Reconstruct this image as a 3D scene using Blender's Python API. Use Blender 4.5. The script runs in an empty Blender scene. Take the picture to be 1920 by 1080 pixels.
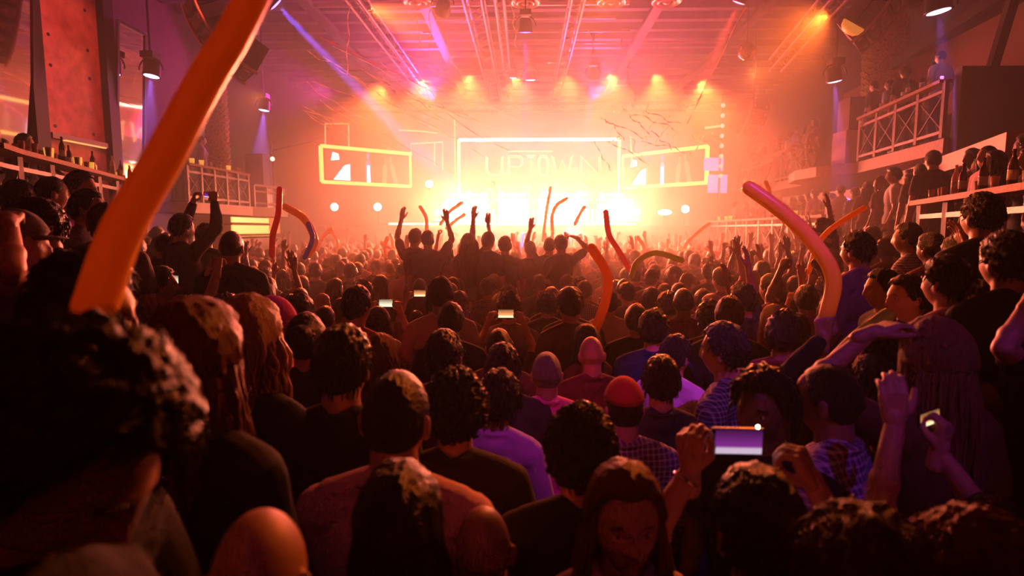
import bpy, math, random
import numpy as np
from mathutils import Vector, Matrix, noise
SC = bpy.context.scene
COL = SC.collection
RNG = random.Random(7)
# ------------------------------------------------------------------ camera
F = 1920 * 20.0 / 36.0
CAMH = 2.15
YAW, PITCH = math.atan(25 / F), math.atan(110 / F)
cam_data = bpy.data.cameras.new('camera')
cam = bpy.data.objects.new('camera', cam_data)
COL.objects.link(cam)
cam.location = (0, 0, CAMH)
cam.rotation_euler = (math.pi / 2 - PITCH, 0, YAW)
cam_data.lens = 20.0
cam_data.sensor_width = 36.0
cam_data.clip_start = 0.05
cam_data.clip_end = 200
cam_data.dof.use_dof = True
cam_data.dof.focus_distance = 5.0
cam_data.dof.aperture_fstop = 2.0
SC.camera = cam
_R = cam.rotation_euler.to_matrix()
def at(px, py, Y):
    """world point seen at photo pixel (px, py) at distance Y down the hall"""
    d = _R @ Vector(((px - 960) / F, -(py - 540) / F, -1))
    return Vector((0, 0, CAMH)) + d * (Y / d.y)
def xat(px, Y):
    return at(px, 430, Y).x
def zat(py, Y, px=985):
    return at(px, py, Y).z
# ------------------------------------------------------------------ colour management
vs = SC.view_settings
SC.display_settings.display_device = 'sRGB'
vs.view_transform = 'Standard'
vs.look = 'None'
vs.gamma = 1
vs.use_curve_mapping = False
vs.exposure = -0.8
cy = SC.cycles
cy.max_bounces = 5
cy.diffuse_bounces = 2
cy.glossy_bounces = 3
cy.transmission_bounces = 4
cy.volume_bounces = 0
cy.transparent_max_bounces = 6
cy.use_denoising = True
cy.sample_clamp_indirect = 4.0
cy.caustics_reflective = False
cy.caustics_refractive = False
# ------------------------------------------------------------------ materials
def srgb(r, g, b):
    f = lambda c: (c / 12.92 if c <= 0.04045 else ((c + 0.055) / 1.055) ** 2.4)
    return (f(r / 255), f(g / 255), f(b / 255), 1)
MATS = {}
def mat(name, col, rough=0.6, metal=0.0, bump=0.0, bscale=20.0, var=0.0, trans=0.0, emit=None, estr=0.0, spec=0.5, stretch=None, sheen=0.0):
    if name in MATS:
        return MATS[name]
    m = bpy.data.materials.new(name)
    m.use_nodes = True
    nt = m.node_tree
    b = nt.nodes['Principled BSDF']
    b.inputs['Base Color'].default_value = (*col[:3], 1)
    b.inputs['Roughness'].default_value = rough
    b.inputs['Metallic'].default_value = metal
    b.inputs['Specular IOR Level'].default_value = spec
    if sheen:
        b.inputs['Sheen Weight'].default_value = sheen
        b.inputs['Sheen Roughness'].default_value = 0.4
    if emit:
        b.inputs['Emission Color'].default_value = (*emit[:3], 1)
        b.inputs['Emission Strength'].default_value = estr
    if bump or var:
        tc = nt.nodes.new('ShaderNodeTexCoord')
        mp = nt.nodes.new('ShaderNodeMapping')
        nt.links.new(tc.outputs['Object'], mp.inputs['Vector'])
        if stretch:
            mp.inputs['Scale'].default_value = stretch
        nz = nt.nodes.new('ShaderNodeTexNoise')
        nz.inputs['Scale'].default_value = bscale
        nz.inputs['Detail'].default_value = 5
        nt.links.new(mp.outputs['Vector'], nz.inputs['Vector'])
        if bump:
            bp = nt.nodes.new('ShaderNodeBump')
            bp.inputs['Strength'].default_value = bump
            bp.inputs['Distance'].default_value = 0.02
            nt.links.new(nz.outputs['Fac'], bp.inputs['Height'])
            nt.links.new(bp.outputs['Normal'], b.inputs['Normal'])
        if var:
            rp = nt.nodes.new('ShaderNodeValToRGB')
            rp.color_ramp.elements[0].position = 0.3
            rp.color_ramp.elements[1].position = 0.7
            rp.color_ramp.elements[0].color = (*[c * (1 - var) for c in col[:3]], 1)
            rp.color_ramp.elements[1].color = (*[min(1, c * (1 + var)) for c in col[:3]], 1)
            nt.links.new(nz.outputs['Fac'], rp.inputs['Fac'])
            nt.links.new(rp.outputs['Color'], b.inputs['Base Color'])
    if trans:
        tr = nt.nodes.new('ShaderNodeBsdfTranslucent')
        tr.inputs['Color'].default_value = (*col[:3], 1)
        mx = nt.nodes.new('ShaderNodeMixShader')
        mx.inputs['Fac'].default_value = trans
        nt.links.new(b.outputs[0], mx.inputs[1])
        nt.links.new(tr.outputs[0], mx.inputs[2])
        nt.links.new(mx.outputs[0], nt.nodes['Material Output'].inputs['Surface'])
    m.cycles.emission_sampling = 'NONE'
    MATS[name] = m
    return m
def glow(name, col, strength):
    return mat(name, (0.02, 0.02, 0.02), 0.4, emit=col, estr=strength)
# ------------------------------------------------------------------ mesh accumulator
class MB:
    def __init__(s):
        s.v, s.f, s.m = [], [], []
    def add(s, vv, ff, mi=0):
        o = len(s.v)
        s.v += [tuple(p) for p in vv]
        s.f += [tuple(i + o for i in q) for q in ff]
        s.m += [mi] * len(ff)
        return s
    def hexa(s, p, mi=0):
        """8 points: bottom ring of four, top ring of four"""
        return s.add(p, [(3, 2, 1, 0), (4, 5, 6, 7), (0, 1, 5, 4), (1, 2, 6, 5), (2, 3, 7, 6), (3, 0, 4, 7)], mi)
    def box(s, c, d, mi=0, R=None):
        pts = []
        for z in (-1, 1):
            for x, y in ((-1, -1), (1, -1), (1, 1), (-1, 1)):
                q = Vector((x * d[0] / 2, y * d[1] / 2, z * d[2] / 2))
                if R is not None:
                    q = R @ q
                pts.append(q + Vector(c))
        return s.hexa(pts, mi)
    def prism(s, poly, z0, z1, mi=0):
        n = len(poly)
        vv = [(x, y, z0) for x, y in poly] + [(x, y, z1) for x, y in poly]
        ff = [tuple(range(n - 1, -1, -1)), tuple(range(n, 2 * n))] + [(i, (i + 1) % n, n + (i + 1) % n, n + i) for i in range(n)]
        return s.add(vv, ff, mi)
    def bar(s, a, b, w, h=None, mi=0):
        a, b = Vector(a), Vector(b)
        h = h or w
        t = (b - a).normalized()
        up = Vector((0, 0, 1)) if abs(t.z) < 0.95 else Vector((0, 1, 0))
        x = t.cross(up).normalized()
        z = x.cross(t)
        p = []
        for c in (a, b):
            p += [c - x * w / 2 - z * h / 2, c + x * w / 2 - z * h / 2, c + x * w / 2 + z * h / 2, c - x * w / 2 + z * h / 2]
        return s.hexa(p, mi)
    def tube(s, pts, rad, n=8, mi=0, cap=True):
        pts = [Vector(p) for p in pts]
        k = len(pts)
        if not hasattr(rad, '__len__'):
            rad = [rad] * k
        t0 = (pts[1] - pts[0]).normalized()
        ref = Vector((0, 0, 1)) if abs(t0.z) < 0.9 else Vector((1, 0, 0))
        x = t0.cross(ref).normalized()
        vv = []
        for i in range(k):
            t = (pts[min(i + 1, k - 1)] - pts[max(i - 1, 0)]).normalized()
            x = (x - t * x.dot(t))
            x = x.normalized() if x.length > 1e-6 else t.orthogonal().normalized()
            y = t.cross(x)
            for j in range(n):
                a = 2 * math.pi * j / n
                vv.append(pts[i] + (x * math.cos(a) + y * math.sin(a)) * rad[i])
        ff = []
        for i in range(k - 1):
            for j in range(n):
                j2 = (j + 1) % n
                ff.append((i * n + j, i * n + j2, (i + 1) * n + j2, (i + 1) * n + j))
        if cap:
            ff.append(tuple(range(n - 1, -1, -1)))
            ff.append(tuple((k - 1) * n + j for j in range(n)))
        return s.add(vv, ff, mi)
    def cyl(s, a, b, r, n=12, mi=0, r2=None):
        return s.tube([a, b], [r, r if r2 is None else r2], n, mi)
    def ball(s, c, r, mi=0, nu=12, nv=8, R=None):
        """ellipsoid"""
        if not hasattr(r, '__len__'):
            r = (r, r, r)
        c = Vector(c)
        vv = [Vector((0, 0, r[2]))]
        for i in range(1, nv):
            t = math.pi * i / nv
            for j in range(nu):
                a = 2 * math.pi * j / nu
                vv.append(Vector((r[0] * math.sin(t) * math.cos(a), r[1] * math.sin(t) * math.sin(a), r[2] * math.cos(t))))
        vv.append(Vector((0, 0, -r[2])))
        if R is not None:
            vv = [R @ p for p in vv]
        vv = [p + c for p in vv]
        ff = [(0, 1 + j, 1 + (j + 1) % nu) for j in range(nu)]
        for i in range(nv - 2):
            for j in range(nu):
                j2 = (j + 1) % nu
                ff.append((1 + i * nu + j, 1 + (i + 1) * nu + j, 1 + (i + 1) * nu + j2, 1 + i * nu + j2))
        L = len(vv) - 1
        ff += [(L, 1 + (nv - 2) * nu + (j + 1) % nu, 1 + (nv - 2) * nu + j) for j in range(nu)]
        return s.add(vv, ff, mi)
    def capsule(s, a, b, ra, rb, n=12):
        a, b = Vector(a), Vector(b)
        t = (b - a).normalized()
        pts, rs = [], []
        for k in range(5):
            q = math.pi / 2 * k / 4
            pts.append(a - t * ra * math.cos(q)); rs.append(max(1e-4, ra * math.sin(q)))
        for k in range(1, 4):
            pts.append(a.lerp(b, k / 4)); rs.append(ra + (rb - ra) * k / 4)
        for k in range(5):
            q = math.pi / 2 * k / 4
            pts.append(b + t * rb * math.sin(q)); rs.append(max(1e-4, rb * math.cos(q)))
        return s.tube(pts, rs, n)
    def lathe(s, prof, c=(0, 0, 0), n=20, mi=0, R=None):
        """profile [(r, z)] turned about the z axis"""
        c = Vector(c)
        vv = []
        for r, z in prof:
            for j in range(n):
                a = 2 * math.pi * j / n
                p = Vector((r * math.cos(a), r * math.sin(a), z))
                vv.append((R @ p if R is not None else p) + c)
        k = len(prof)
        ff = [(i * n + j, i * n + (j + 1) % n, (i + 1) * n + (j + 1) % n, (i + 1) * n + j) for i in range(k - 1) for j in range(n)]
        ff.append(tuple(range(n - 1, -1, -1)))
        ff.append(tuple((k - 1) * n + j for j in range(n)))
        return s.add(vv, ff, mi)
    def ring(s, c, R_, r, n=28, m=8, mi=0, rot=None, a0=0.0, a1=2 * math.pi):
        c = Vector(c)
        pts = []
        for j in range(n + 1):
            a = a0 + (a1 - a0) * j / n
            p = Vector((R_ * math.cos(a), R_ * math.sin(a), 0))
            pts.append((rot @ p if rot is not None else p) + c)
        return s.tube(pts, r, m, mi, cap=abs(a1 - a0) < 6.28)
    def mesh(s, name, mats=(), smooth=False):
        me = bpy.data.meshes.new(name)
        me.from_pydata(s.v, [], s.f)
        for m_ in mats:
            me.materials.append(m_)
        if len(mats) > 1:
            me.polygons.foreach_set('material_index', s.m)
        if smooth:
            me.polygons.foreach_set('use_smooth', [True] * len(me.polygons))
        me.validate()
        me.update()
        return me
    def obj(s, name, mats, parent=None, smooth=False, loc=None):
        if not isinstance(mats, (list, tuple)):
            mats = [mats]
        o = bpy.data.objects.new(name, s.mesh(name, mats, smooth))
        COL.objects.link(o)
        if parent is not None:
            o.parent = parent
        if loc is not None:
            o.location = loc
        return o
def linkobj(name, me, parent=None, loc=None, rot=None, scl=None):
    o = bpy.data.objects.new(name, me)
    COL.objects.link(o)
    if parent is not None:
        o.parent = parent
    if loc is not None:
        o.location = loc
    if rot is not None:
        o.rotation_euler = rot
    if scl is not None:
        o.scale = scl
    return o
def tag(o, label=None, cat=None, group=None, kind=None):
    if label: o['label'] = label
    if cat: o['category'] = cat
    if group: o['group'] = group
    if kind: o['kind'] = kind
    return o
def empty(name, loc=(0, 0, 0), rot=(0, 0, 0), label=None, cat=None, group=None):
    o = bpy.data.objects.new(name, None)
    COL.objects.link(o)
    o.location = loc
    o.rotation_euler = rot
    return tag(o, label, cat, group)
def struct(o):
    o['kind'] = 'structure'
    return o
def dup(root, loc=None, rot=None, label=None, group=None):
    r = root.copy(); COL.objects.link(r)
    if loc is not None: r.location = loc
    if rot is not None: r.rotation_euler = rot
    if label: r['label'] = label
    if group: r['group'] = group
    for ch in list(root.children):
        c = ch.copy(); COL.objects.link(c); c.parent = r
        for g in list(ch.children):
            d = g.copy(); COL.objects.link(d); d.parent = c
    return r
def light(kind, name, loc, col, power, aim=None, size=0.3, size_y=None, spot=30, blend=0.3, vis=True):
    l = bpy.data.lights.new(name, kind)
    l.color = col[:3]
    l.energy = power
    if kind == 'AREA':
        l.size = size
        l.spread = math.radians(75)
        if size_y:
            l.shape = 'RECTANGLE'; l.size_y = size_y
    else:
        l.shadow_soft_size = size
    if kind == 'SPOT':
        l.spot_size = math.radians(spot)
        l.spot_blend = blend
    o = bpy.data.objects.new(name, l)
    COL.objects.link(o)
    o.location = loc
    if aim is not None:
        o.rotation_euler = (Vector(aim) - Vector(loc)).to_track_quat('-Z', 'Y').to_euler()
    return o
# ------------------------------------------------------------------ haze filling the hall
w = bpy.data.worlds.new('hall_air')
SC.world = w
w.use_nodes = True
wn = w.node_tree
wn.nodes['Background'].inputs['Color'].default_value = (0, 0, 0, 1)
wn.nodes['Background'].inputs['Strength'].default_value = 0
vsn = wn.nodes.new('ShaderNodeVolumeScatter')
# the air is clear over the back rows and thickens towards the stage; ramp shaped to keep near contrast
geo = wn.nodes.new('ShaderNodeNewGeometry')
sep = wn.nodes.new('ShaderNodeSeparateXYZ')
mrg = wn.nodes.new('ShaderNodeMapRange')
mrg.interpolation_type = 'SMOOTHSTEP'
for k_, v_ in (('From Min', 1.0), ('From Max', 15.0), ('To Min', 0.0022), ('To Max', 0.026)):
    mrg.inputs[k_].default_value = v_
wn.links.new(geo.outputs['Position'], sep.inputs[0])
wn.links.new(sep.outputs['Y'], mrg.inputs['Value'])
wn.links.new(mrg.outputs['Result'], vsn.inputs['Density'])
w.cycles.volume_step_size = 3.5
cy.volume_max_steps = 32
cy.use_adaptive_sampling = True
cy.adaptive_threshold = 0.06
cy.adaptive_min_samples = 12
vsn.inputs['Anisotropy'].default_value = 0.6
vsn.inputs['Color'].default_value = (1, 1, 1, 1)
wn.links.new(vsn.outputs[0], wn.nodes['World Output'].inputs['Volume'])
# ================================================================== the hall
black = mat('black_metal', (0.010, 0.009, 0.009), 0.55, 0.0, spec=.25)
steel = mat('painted_steel', (0.09, 0.06, 0.05), 0.4, 0.6, bump=0.1)
woodm = mat('varnished_wood', (0.24, 0.085, 0.028), 0.7, bump=0.3, bscale=6, var=0.3, stretch=(1, 6, 6))
conc = mat('concrete', (0.45, 0.20, 0.17), 0.8, bump=0.3, bscale=5, var=0.25)
ceilm = mat('ceiling_paint', (0.055, 0.035, 0.04), 0.7, bump=0.3, bscale=4, var=0.3)
wallm = mat('wall_paint', (0.10, 0.035, 0.045), 0.75, bump=0.2, bscale=5, var=0.2)
floorm = mat('floor_vinyl', (0.05, 0.035, 0.03), 0.4, var=0.3, bscale=3)
carpet = mat('riser_carpet', (0.06, 0.03, 0.03), 0.9, bump=0.4, bscale=80)
mirm = mat('mirror_glass', (0.85, 0.72, 0.70), 0.04, 1.0)
stagem = mat('stage_skirt', (0.06, 0.03, 0.025), 0.6, bump=0.2)
tubeY = glow('tube_yellow', (1.0, 0.62, 0.16), 5.0)
tubeW = glow('tube_white', (1.0, 0.85, 0.62), 9.0)
blindm = glow('blinder_lens', (1.0, 0.86, 0.62), 60.0)
warmled = glow('warm_led', (1.0, 0.42, 0.10), 2.2)
violl = glow('violet_lens', (0.62, 0.50, 1.0), 14.0)
bluel = glow('blue_lens', (0.2, 0.15, 1.0), 8.0)
pinkl = glow('pink_lens', (1.0, 0.3, 0.5), 5.0)
CZ = 8.4
struct(MB().box((0, 12, -0.1), (30, 34, 0.2)).obj('floor', floorm))
struct(MB().box((0, 12, CZ + 0.15), (30, 34, 0.3)).obj('ceiling', ceilm))
struct(MB().box((-9.75, 12, CZ / 2), (0.3, 34, CZ)).obj('wall_left', wallm))
struct(MB().box((11.0, 12, CZ / 2), (0.3, 34, CZ)).obj('wall_right', wallm))
struct(MB().box((0, 28.9, CZ / 2), (26, 0.3, CZ)).obj('wall_back', mat('stage_wall', (0.30, 0.10, 0.08), 0.7)))
struct(MB().box((0, -4.2, CZ / 2), (26, 0.3, CZ)).obj('wall_behind', wallm))
# ceiling joists running across the hall
n = 0
for k in range(22):
    y = 9.6 + k * 0.82
    n += 1
    mb = MB().box((0, y, CZ - 0.16), (21, 0.10, 0.32))
    mb.box((0, y, CZ - 0.32), (21, 0.22, 0.03))
    struct(mb.obj('trim_%d' % n, ceilm))
# raised side terraces that the audience stands on
def terrace(name, poly, z):
    mb = MB().prism(poly, 0, z, 0)
    mb.prism([(x, y) for x, y in poly], z, z + 0.012, 0)
    return struct(mb.obj(name, carpet))
terrace('floor_terrace_left', [(-9.6, 1.2), (-0.8, 1.2), (-4.9, 8.0), (-7.4, 12.5), (-9.6, 12.5)], 0.45)
terrace('floor_terrace_left_upper', [(-9.6, 5.2), (-5.1, 5.4), (-7.2, 11.4), (-9.6, 11.4)], 1.65)
terrace('floor_terrace_right', [(10.8, 1.2), (0.75, 1.2), (4.1, 8.0), (6.5, 14), (10.8, 14)], 0.45)
terrace('floor_terrace_right_upper', [(10.8, 2.4), (3.4, 2.4), (3.75, 4.2), (4.75, 7.0), (6.2, 11.7), (6.7, 21), (10.8, 21)], 1.38)
# ---- left wall: concrete pilaster between two leaning mirrors
WX = -8.0
ya, yb = WX / ((75 - 985) / F), WX / ((205 - 985) / F)
pil = MB().box((WX - 0.75, (ya + yb) / 2, CZ / 2), (1.5, yb - ya, CZ))
for z in (3.9, 4.9, 5.4, 6.1):
    for y in (ya + 0.35, yb - 0.35):
        pil.cyl((WX + 0.0, y, z), (WX + 0.008, y, z), 0.03, 10, 1)
struct(pil.obj('wall_left_pilaster', [conc, black]))
for y, dx in ((ya - 0.06, 1), (yb + 0.06, 2)):
    struct(MB().box((WX + 0.02, y, CZ / 2), (0.24, 0.26, CZ)).obj('trim_pilaster', black))
def mirror(y0, y1, z0, z1, lean, label):
    t = empty('wall_mirror', (WX, (y0 + y1) / 2, z0), label=label, cat='mirror')
    r = math.radians(lean)
    h = z1 - z0
    p = []
    for x in (-0.03, 0.0):
        p += [(x, -(y1 - y0) / 2, 0), (x, (y1 - y0) / 2, 0)]
    def P(x, y, z): return (x + z * math.sin(r), y, z)
    w2 = (y1 - y0) / 2
    MB().hexa([P(-.03, -w2, 0), P(0, -w2, 0), P(0, w2, 0), P(-.03, w2, 0), P(-.03, -w2, h), P(0, -w2, h), P(0, w2, h), P(-.03, w2, h)]).obj('glass_sheet', mirm, t)
    fr = MB()
    for z in (0, h):
        fr.bar(P(0.0, -w2, z), P(0.0, w2, z), 0.05)
    for y in (-w2, w2):
        fr.bar(P(0.0, y, 0), P(0.0, y, h), 0.05)
    fr.obj('mirror_frame', black, t)
mirror(ya - 2.4, ya - 0.16, 3.0, 6.3, 4.5, 'tall leaning wall mirror on the stage-far side of the red concrete pilaster')
mirror(yb + 0.16, WX / ((267 - 985) / F), 3.0, 6.1, 4.5, 'narrow leaning wall mirror on the stage side of the red concrete pilaster')
struct(MB().box((WX - 0.2, yb + 3.0, 1.25), (0.3, 6.0, 2.5)).obj('wall_left_lower', wallm))
# strip lamp on the pilaster
t = empty('wall_lamp', (WX + 0.06, (ya + yb) / 2, 3.72), label='slim wall lamp low on the red concrete pilaster', cat='lamp')
MB().box((0, 0, 0), (0.10, yb - ya - 0.3, 0.09)).obj('lamp_housing', steel, t)
MB().box((0.03, 0.1, -0.05), (0.05, yb - ya - 0.6, 0.02)).obj('diffuser', warmled, t)
# ---- rail builder : top plank, lower rail, posts, cross braces
def rail(name, label, pts, zt, zb, posts, brace=True, plank=0.16, m=None, cat='railing', group=None, every=1):
    t = empty(name, (*pts[0], zb), label=label, cat=cat, group=group)
    m = m or woodm
    pm = mat('post_wood', (0.15, 0.06, 0.03), 0.5, bump=0.2)
    o0 = Vector((*pts[0], zb))
    tp, lr, br = MB(), MB(), MB()
    for a, b in zip(pts[:-1], pts[1:]):
        A, B = Vector((*a, zt)) - o0, Vector((*b, zt)) - o0
        tp.bar(A, B, plank, 0.055)
        lr.bar(A - Vector((0, 0, 0.16)), B - Vector((0, 0, 0.16)), 0.05)
        lr.bar(A - Vector((0, 0, zt - zb - 0.1)), B - Vector((0, 0, zt - zb - 0.1)), 0.05)
    tp.obj('handrail', m, t)
    lr.obj('crossrail', pm, t)
    tot = [0]
    for a, b in zip(pts[:-1], pts[1:]):
        tot.append(tot[-1] + (Vector(b) - Vector(a)).length)
    def P(s):
        for i in range(len(pts) - 1):
            if s <= tot[i + 1] + 1e-6:
                return Vector(pts[i]).lerp(Vector(pts[i + 1]), (s - tot[i]) / (tot[i + 1] - tot[i]))
    prev = None
    for k in range(posts + 1):
        q = P(min(tot[-1], tot[-1] * k / posts))
        p = Vector((q.x, q.y, 0)) - Vector((o0.x, o0.y, 0))
        MB().box((p.x, p.y, (zt - zb) / 2), (0.07, 0.07, zt - zb)).obj('post', pm, t)
        if brace and prev is not None:
            br.bar((prev.x, prev.y, 0.12), (p.x, p.y, zt - zb - 0.18), 0.02)
            br.bar((p.x, p.y, 0.12), (prev.x, prev.y, zt - zb - 0.18), 0.025)
        prev = p
    if brace:
        br.obj('cross_brace', black, t)
    return t
rail('terrace_bar_rail', 'wooden drinks rail crowded with glasses along the terrace under the mirrors',
     [(-5.45, 5.7), (-5.7, 6.2), (-7.6, 11.3)], 3.0, 1.66, 7, True, 0.34)
# ---- far left balcony with its own rail, deck and lit back bar under it
deckm = mat('deck_edge', (0.30, 0.12, 0.07), 0.5, bump=0.2)
poly = [(-9.6, 12.6), (-7.5, 12.6), (-7.35, 15.3), (-7.1, 16.4), (-7.35, 17.6), (-8.2, 18.4), (-9.6, 18.4)]
struct(MB().prism(poly, 2.52, 2.76).obj('floor_balcony_left', deckm))
rail('balcony_rail', 'wooden truss railing of the far balcony beside the palm-bark column',
     [(-7.55, 12.7), (-7.45, 15.3)], 3.6, 2.77, 5)
rail('balcony_rail', 'curved end railing of the far balcony beyond the palm-bark column',
     [(-7.4, 15.5), (-7.2, 16.4), (-7.4, 17.5), (-8.2, 18.3)], 3.35, 2.77, 6, False, 0.08, steel)
t = empty('back_bar', (-8.1, 16.0, 0), label='lit back bar with glowing yellow shelves under the far balcony', cat='bar')
MB().box((0, 0.15, 0.95), (1.1, 3.4, 1.9)).obj('bar_body', mat('bar_front', (0.5, 0.2, 0.07), 0.5), t)
for z, zz in ((2.13, 0.30), (2.42, 0.14)):
    MB().box((0.52, -0.35, z - 0.02), (0.04, 2.1, zz)).obj('light_panel', glow('bar_glow', (1.0, 0.55, 0.10), 2.4), t)
MB().box((0.25, -0.35, 2.29), (0.62, 2.2, 0.05)).obj('shelf', woodm, t)
MB().box((0.2, 0, 2.0), (0.74, 3.5, 0.06)).obj('worktop', woodm, t)
MB().box((0.45, 1.15, 2.25), (0.1, 0.8, 0.48)).obj('side_panel', mat('bar_side', (0.8, 0.3, 0.06), 0.5, emit=(1.0, 0.3, 0.03), estr=0.5), t)
# palm bark columns
def palm(x, y, r, z0, z1, label):
    t = empty('palm_bark_column', (x, y, z0), label=label, cat='column')
    pr = []
    rr = random.Random(int(y * 10))
    H = z1 - z0
    k = int(H / 0.075)
    mb = MB()
    mb.cyl((0, 0, 0), (0, 0, H), r * 0.93, 20)
    mb.obj('trunk_core', mat('palm_core', (0.22, 0.12, 0.07), 0.9), t)
    sc = MB()
    for i in range(k):
        z = H * i / k
        for j in range(9):
            a = 2 * math.pi * (j + 0.5 * (i % 2)) / 9 + rr.uniform(-.1, .1)
            c, s_ = math.cos(a), math.sin(a)
            tn = Vector((-s_, c, 0)); nrm = Vector((c, s_, 0))
            w_, h_ = r * 0.42, 0.10
            o = rr.uniform(0.01, 0.05)
            b = nrm * r * 0.9 + Vector((0, 0, z))
            p1, p2 = b - tn * w_, b + tn * w_
            q1 = b - tn * w_ * 0.7 + nrm * (r * .1 + o) + Vector((0, 0, h_)); q2 = b + tn * w_ * 0.7 + nrm * (r * .1 + o) + Vector((0, 0, h_))
            sc.hexa([p1, p2, p2 + nrm * .03, p1 + nrm * .03, q1 - nrm * .01, q2 - nrm * .01, q2 + nrm * .015, q1 + nrm * .015])
    sc.obj('bark', mat('palm_bark', (0.50, 0.26, 0.13), 0.8, bump=0.6, bscale=30, var=0.4), t)
palm(-8.15, 15.2, 0.24, 2.77, 6.9, 'slim palm-bark column rising behind the far balcony rail')
palm(9.0, 15.0, 0.44, 3.6, 7.3, 'thick palm-bark column behind the high truss balcony')
# ---- high balcony on the other side
slab = [(6.97, 9.86), (7.49, 13.2), (7.05, 14.2), (7.0, 15.2), (7.35, 16.3), (8.0, 16.9), (8.7, 23.8), (10.8, 23.8), (10.8, 9.86)]
struct(MB().prism(slab, 3.42, 3.66).obj('floor_balcony_right', mat('balcony_slab', (0.30, 0.10, 0.05), 0.6, bump=0.2, var=0.2)))
rail('truss_balcony_rail', 'heavy truss railing with wide drinks ledge at the open end of the high balcony',
     [(6.97, 9.9), (7.49, 13.2)], 4.6, 3.67, 4, True, 0.2)
rail('truss_balcony_rail', 'hazy truss railing of the high balcony running on towards the side screen',
     [(8.0, 16.95), (8.7, 23.7)], 4.6, 3.67, 8, True, 0.2)
struct(MB().box((8.9, 9.75, 4.1), (3.7, 0.16, 1.35)).obj('wall_balcony_end', mat('dark_panel', (0.05, 0.03, 0.03), 0.7)))
struct(MB().bar((8.25, 12.9, 3.22), (6.1, 7.3, 3.22), 0.3, 0.26).obj('trim_balcony_beam', mat('beam_orange', (0.55, 0.2, 0.07), 0.5)))
struct(MB().bar((8.25, 13.1, 3.0), (8.7, 22, 3.1), 0.3, 0.26).obj('trim_balcony_beam_far', mat('beam_orange', (0.55, 0.2, 0.07), 0.5)))
# deck furniture on the bulge of the balcony: two spoked wheels, tall cabinet, draped table
for (y, x, r_, lab) in ((15.9, 7.35, 0.36, 'spoked cart wheel standing on the bulging balcony deck near the tall cabinet'),
                       (14.6, 7.1, 0.40, 'spoked cart wheel turned edgeways in front of the tall balcony cabinet')):
    t = empty('cart_wheel', (x, y, 3.66 + r_ + 0.03), (0, 0, 0.25 if r_ < 0.38 else 0.9), lab, 'wheel', 'cart wheels on the balcony deck')
    rot = Matrix.Rotation(math.pi / 2, 3, 'X')
    MB().ring((0, 0, 0), r_, 0.035, rot=rot).obj('rim', woodm, t, True)
    MB().cyl((0, -0.05, 0), (0, 0.05, 0), 0.06, 14).obj('hub', steel, t)
    for k in range(8):
        a = k * math.pi / 4
        MB().bar((0.05 * math.cos(a), 0, 0.05 * math.sin(a)), (r_ * math.cos(a), 0, r_ * math.sin(a)), 0.025).obj('spoke', woodm, t)
t = empty('tall_cabinet', (7.7, 13.9, 3.66), label='tall dark speaker cabinet standing on the bulging balcony deck', cat='speaker')
MB().box((0, 0, 1.15), (0.46, 0.5, 0.75)).obj('speaker_body', black, t)
MB().box((0, -0.26, 1.15), (0.4, 0.02, 0.66)).obj('speaker_grille', mat('grille', (0.03, 0.02, 0.02), 0.8), t)
MB().box((0, 0, 0.39), (0.6, 0.6, 0.77)).obj('plinth', mat('drape', (0.55, 0.25, 0.12), 0.8, bump=0.4, bscale=12), t)
t = empty('tall_cabinet', (-7.75, 16.6, 2.77), label='tall dark speaker cabinet standing on the far balcony end', cat='speaker')
MB().box((0, 0, 1.05), (0.5, 0.5, 0.95)).obj('speaker_body', black, t)
MB().box((0, -0.26, 1.05), (0.42, 0.02, 0.86)).obj('speaker_grille', mat('grille', (0.03, 0.02, 0.02), 0.8), t)
MB().box((0, 0, 0.28), (0.62, 0.62, 0.56)).obj('plinth', steel, t)
# lamp poles on the far balcony end
for (x, y, h, lab) in ((-7.25, 17.0, 1.9, 'thin lamp pole with small bulb on the far balcony end'),):
    t = empty('lamp_pole', (x - .25, y, 2.77), label=lab, cat='lamp')
    MB().cyl((0, 0, 0), (0, 0, h), 0.03).obj('pole', steel, t)
    for z in (h - .45, h - 1.5):
        MB().ball((0.02, -0.05, z), 0.06).obj('bulb', glow('bulb', (1.0, 0.7, 0.35), 8), t, True)
    MB().bar((0, 0, h - .2), (1.3, 0.3, h + .15), 0.03).obj('arm', steel, t)
# pink-lit sloping wall and dark beams above the high balcony
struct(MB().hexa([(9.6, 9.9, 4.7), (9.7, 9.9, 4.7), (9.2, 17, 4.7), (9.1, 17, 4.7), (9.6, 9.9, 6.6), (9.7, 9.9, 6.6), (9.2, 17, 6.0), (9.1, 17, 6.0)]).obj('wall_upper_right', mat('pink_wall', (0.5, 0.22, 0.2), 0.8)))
for k, (a, b) in enumerate([((8.6, 9.9, 6.5), (8.9, 14.5, 6.1)), ((8.9, 11.6, 4.7), (8.6, 10.6, 6.6)), ((9.2, 10.2, 4.7), (8.6, 9.3, 6.9)), ((7.6, 10.5, 6.9), (8.7, 9.4, 6.3))]):
    struct(MB().bar(a, b, 0.14, 0.2).obj('trim_beam_%d' % (k + 1), black))
# lit drinks ledges of the near terrace
rail('drinks_ledge', 'bright wooden drinks ledge with bottles on the near raised terrace', [(3.42, 3.4), (3.7, 4.2), (4.75, 7.0)], 2.46, 1.39, 4, False, 0.26)
rail('drinks_ledge', 'hazy wooden drinks ledge of the terrace running to the stage below the high balcony', [(6.1, 11.7), (6.6, 20.5)], 2.42, 1.39, 9, True, 0.26)
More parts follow.
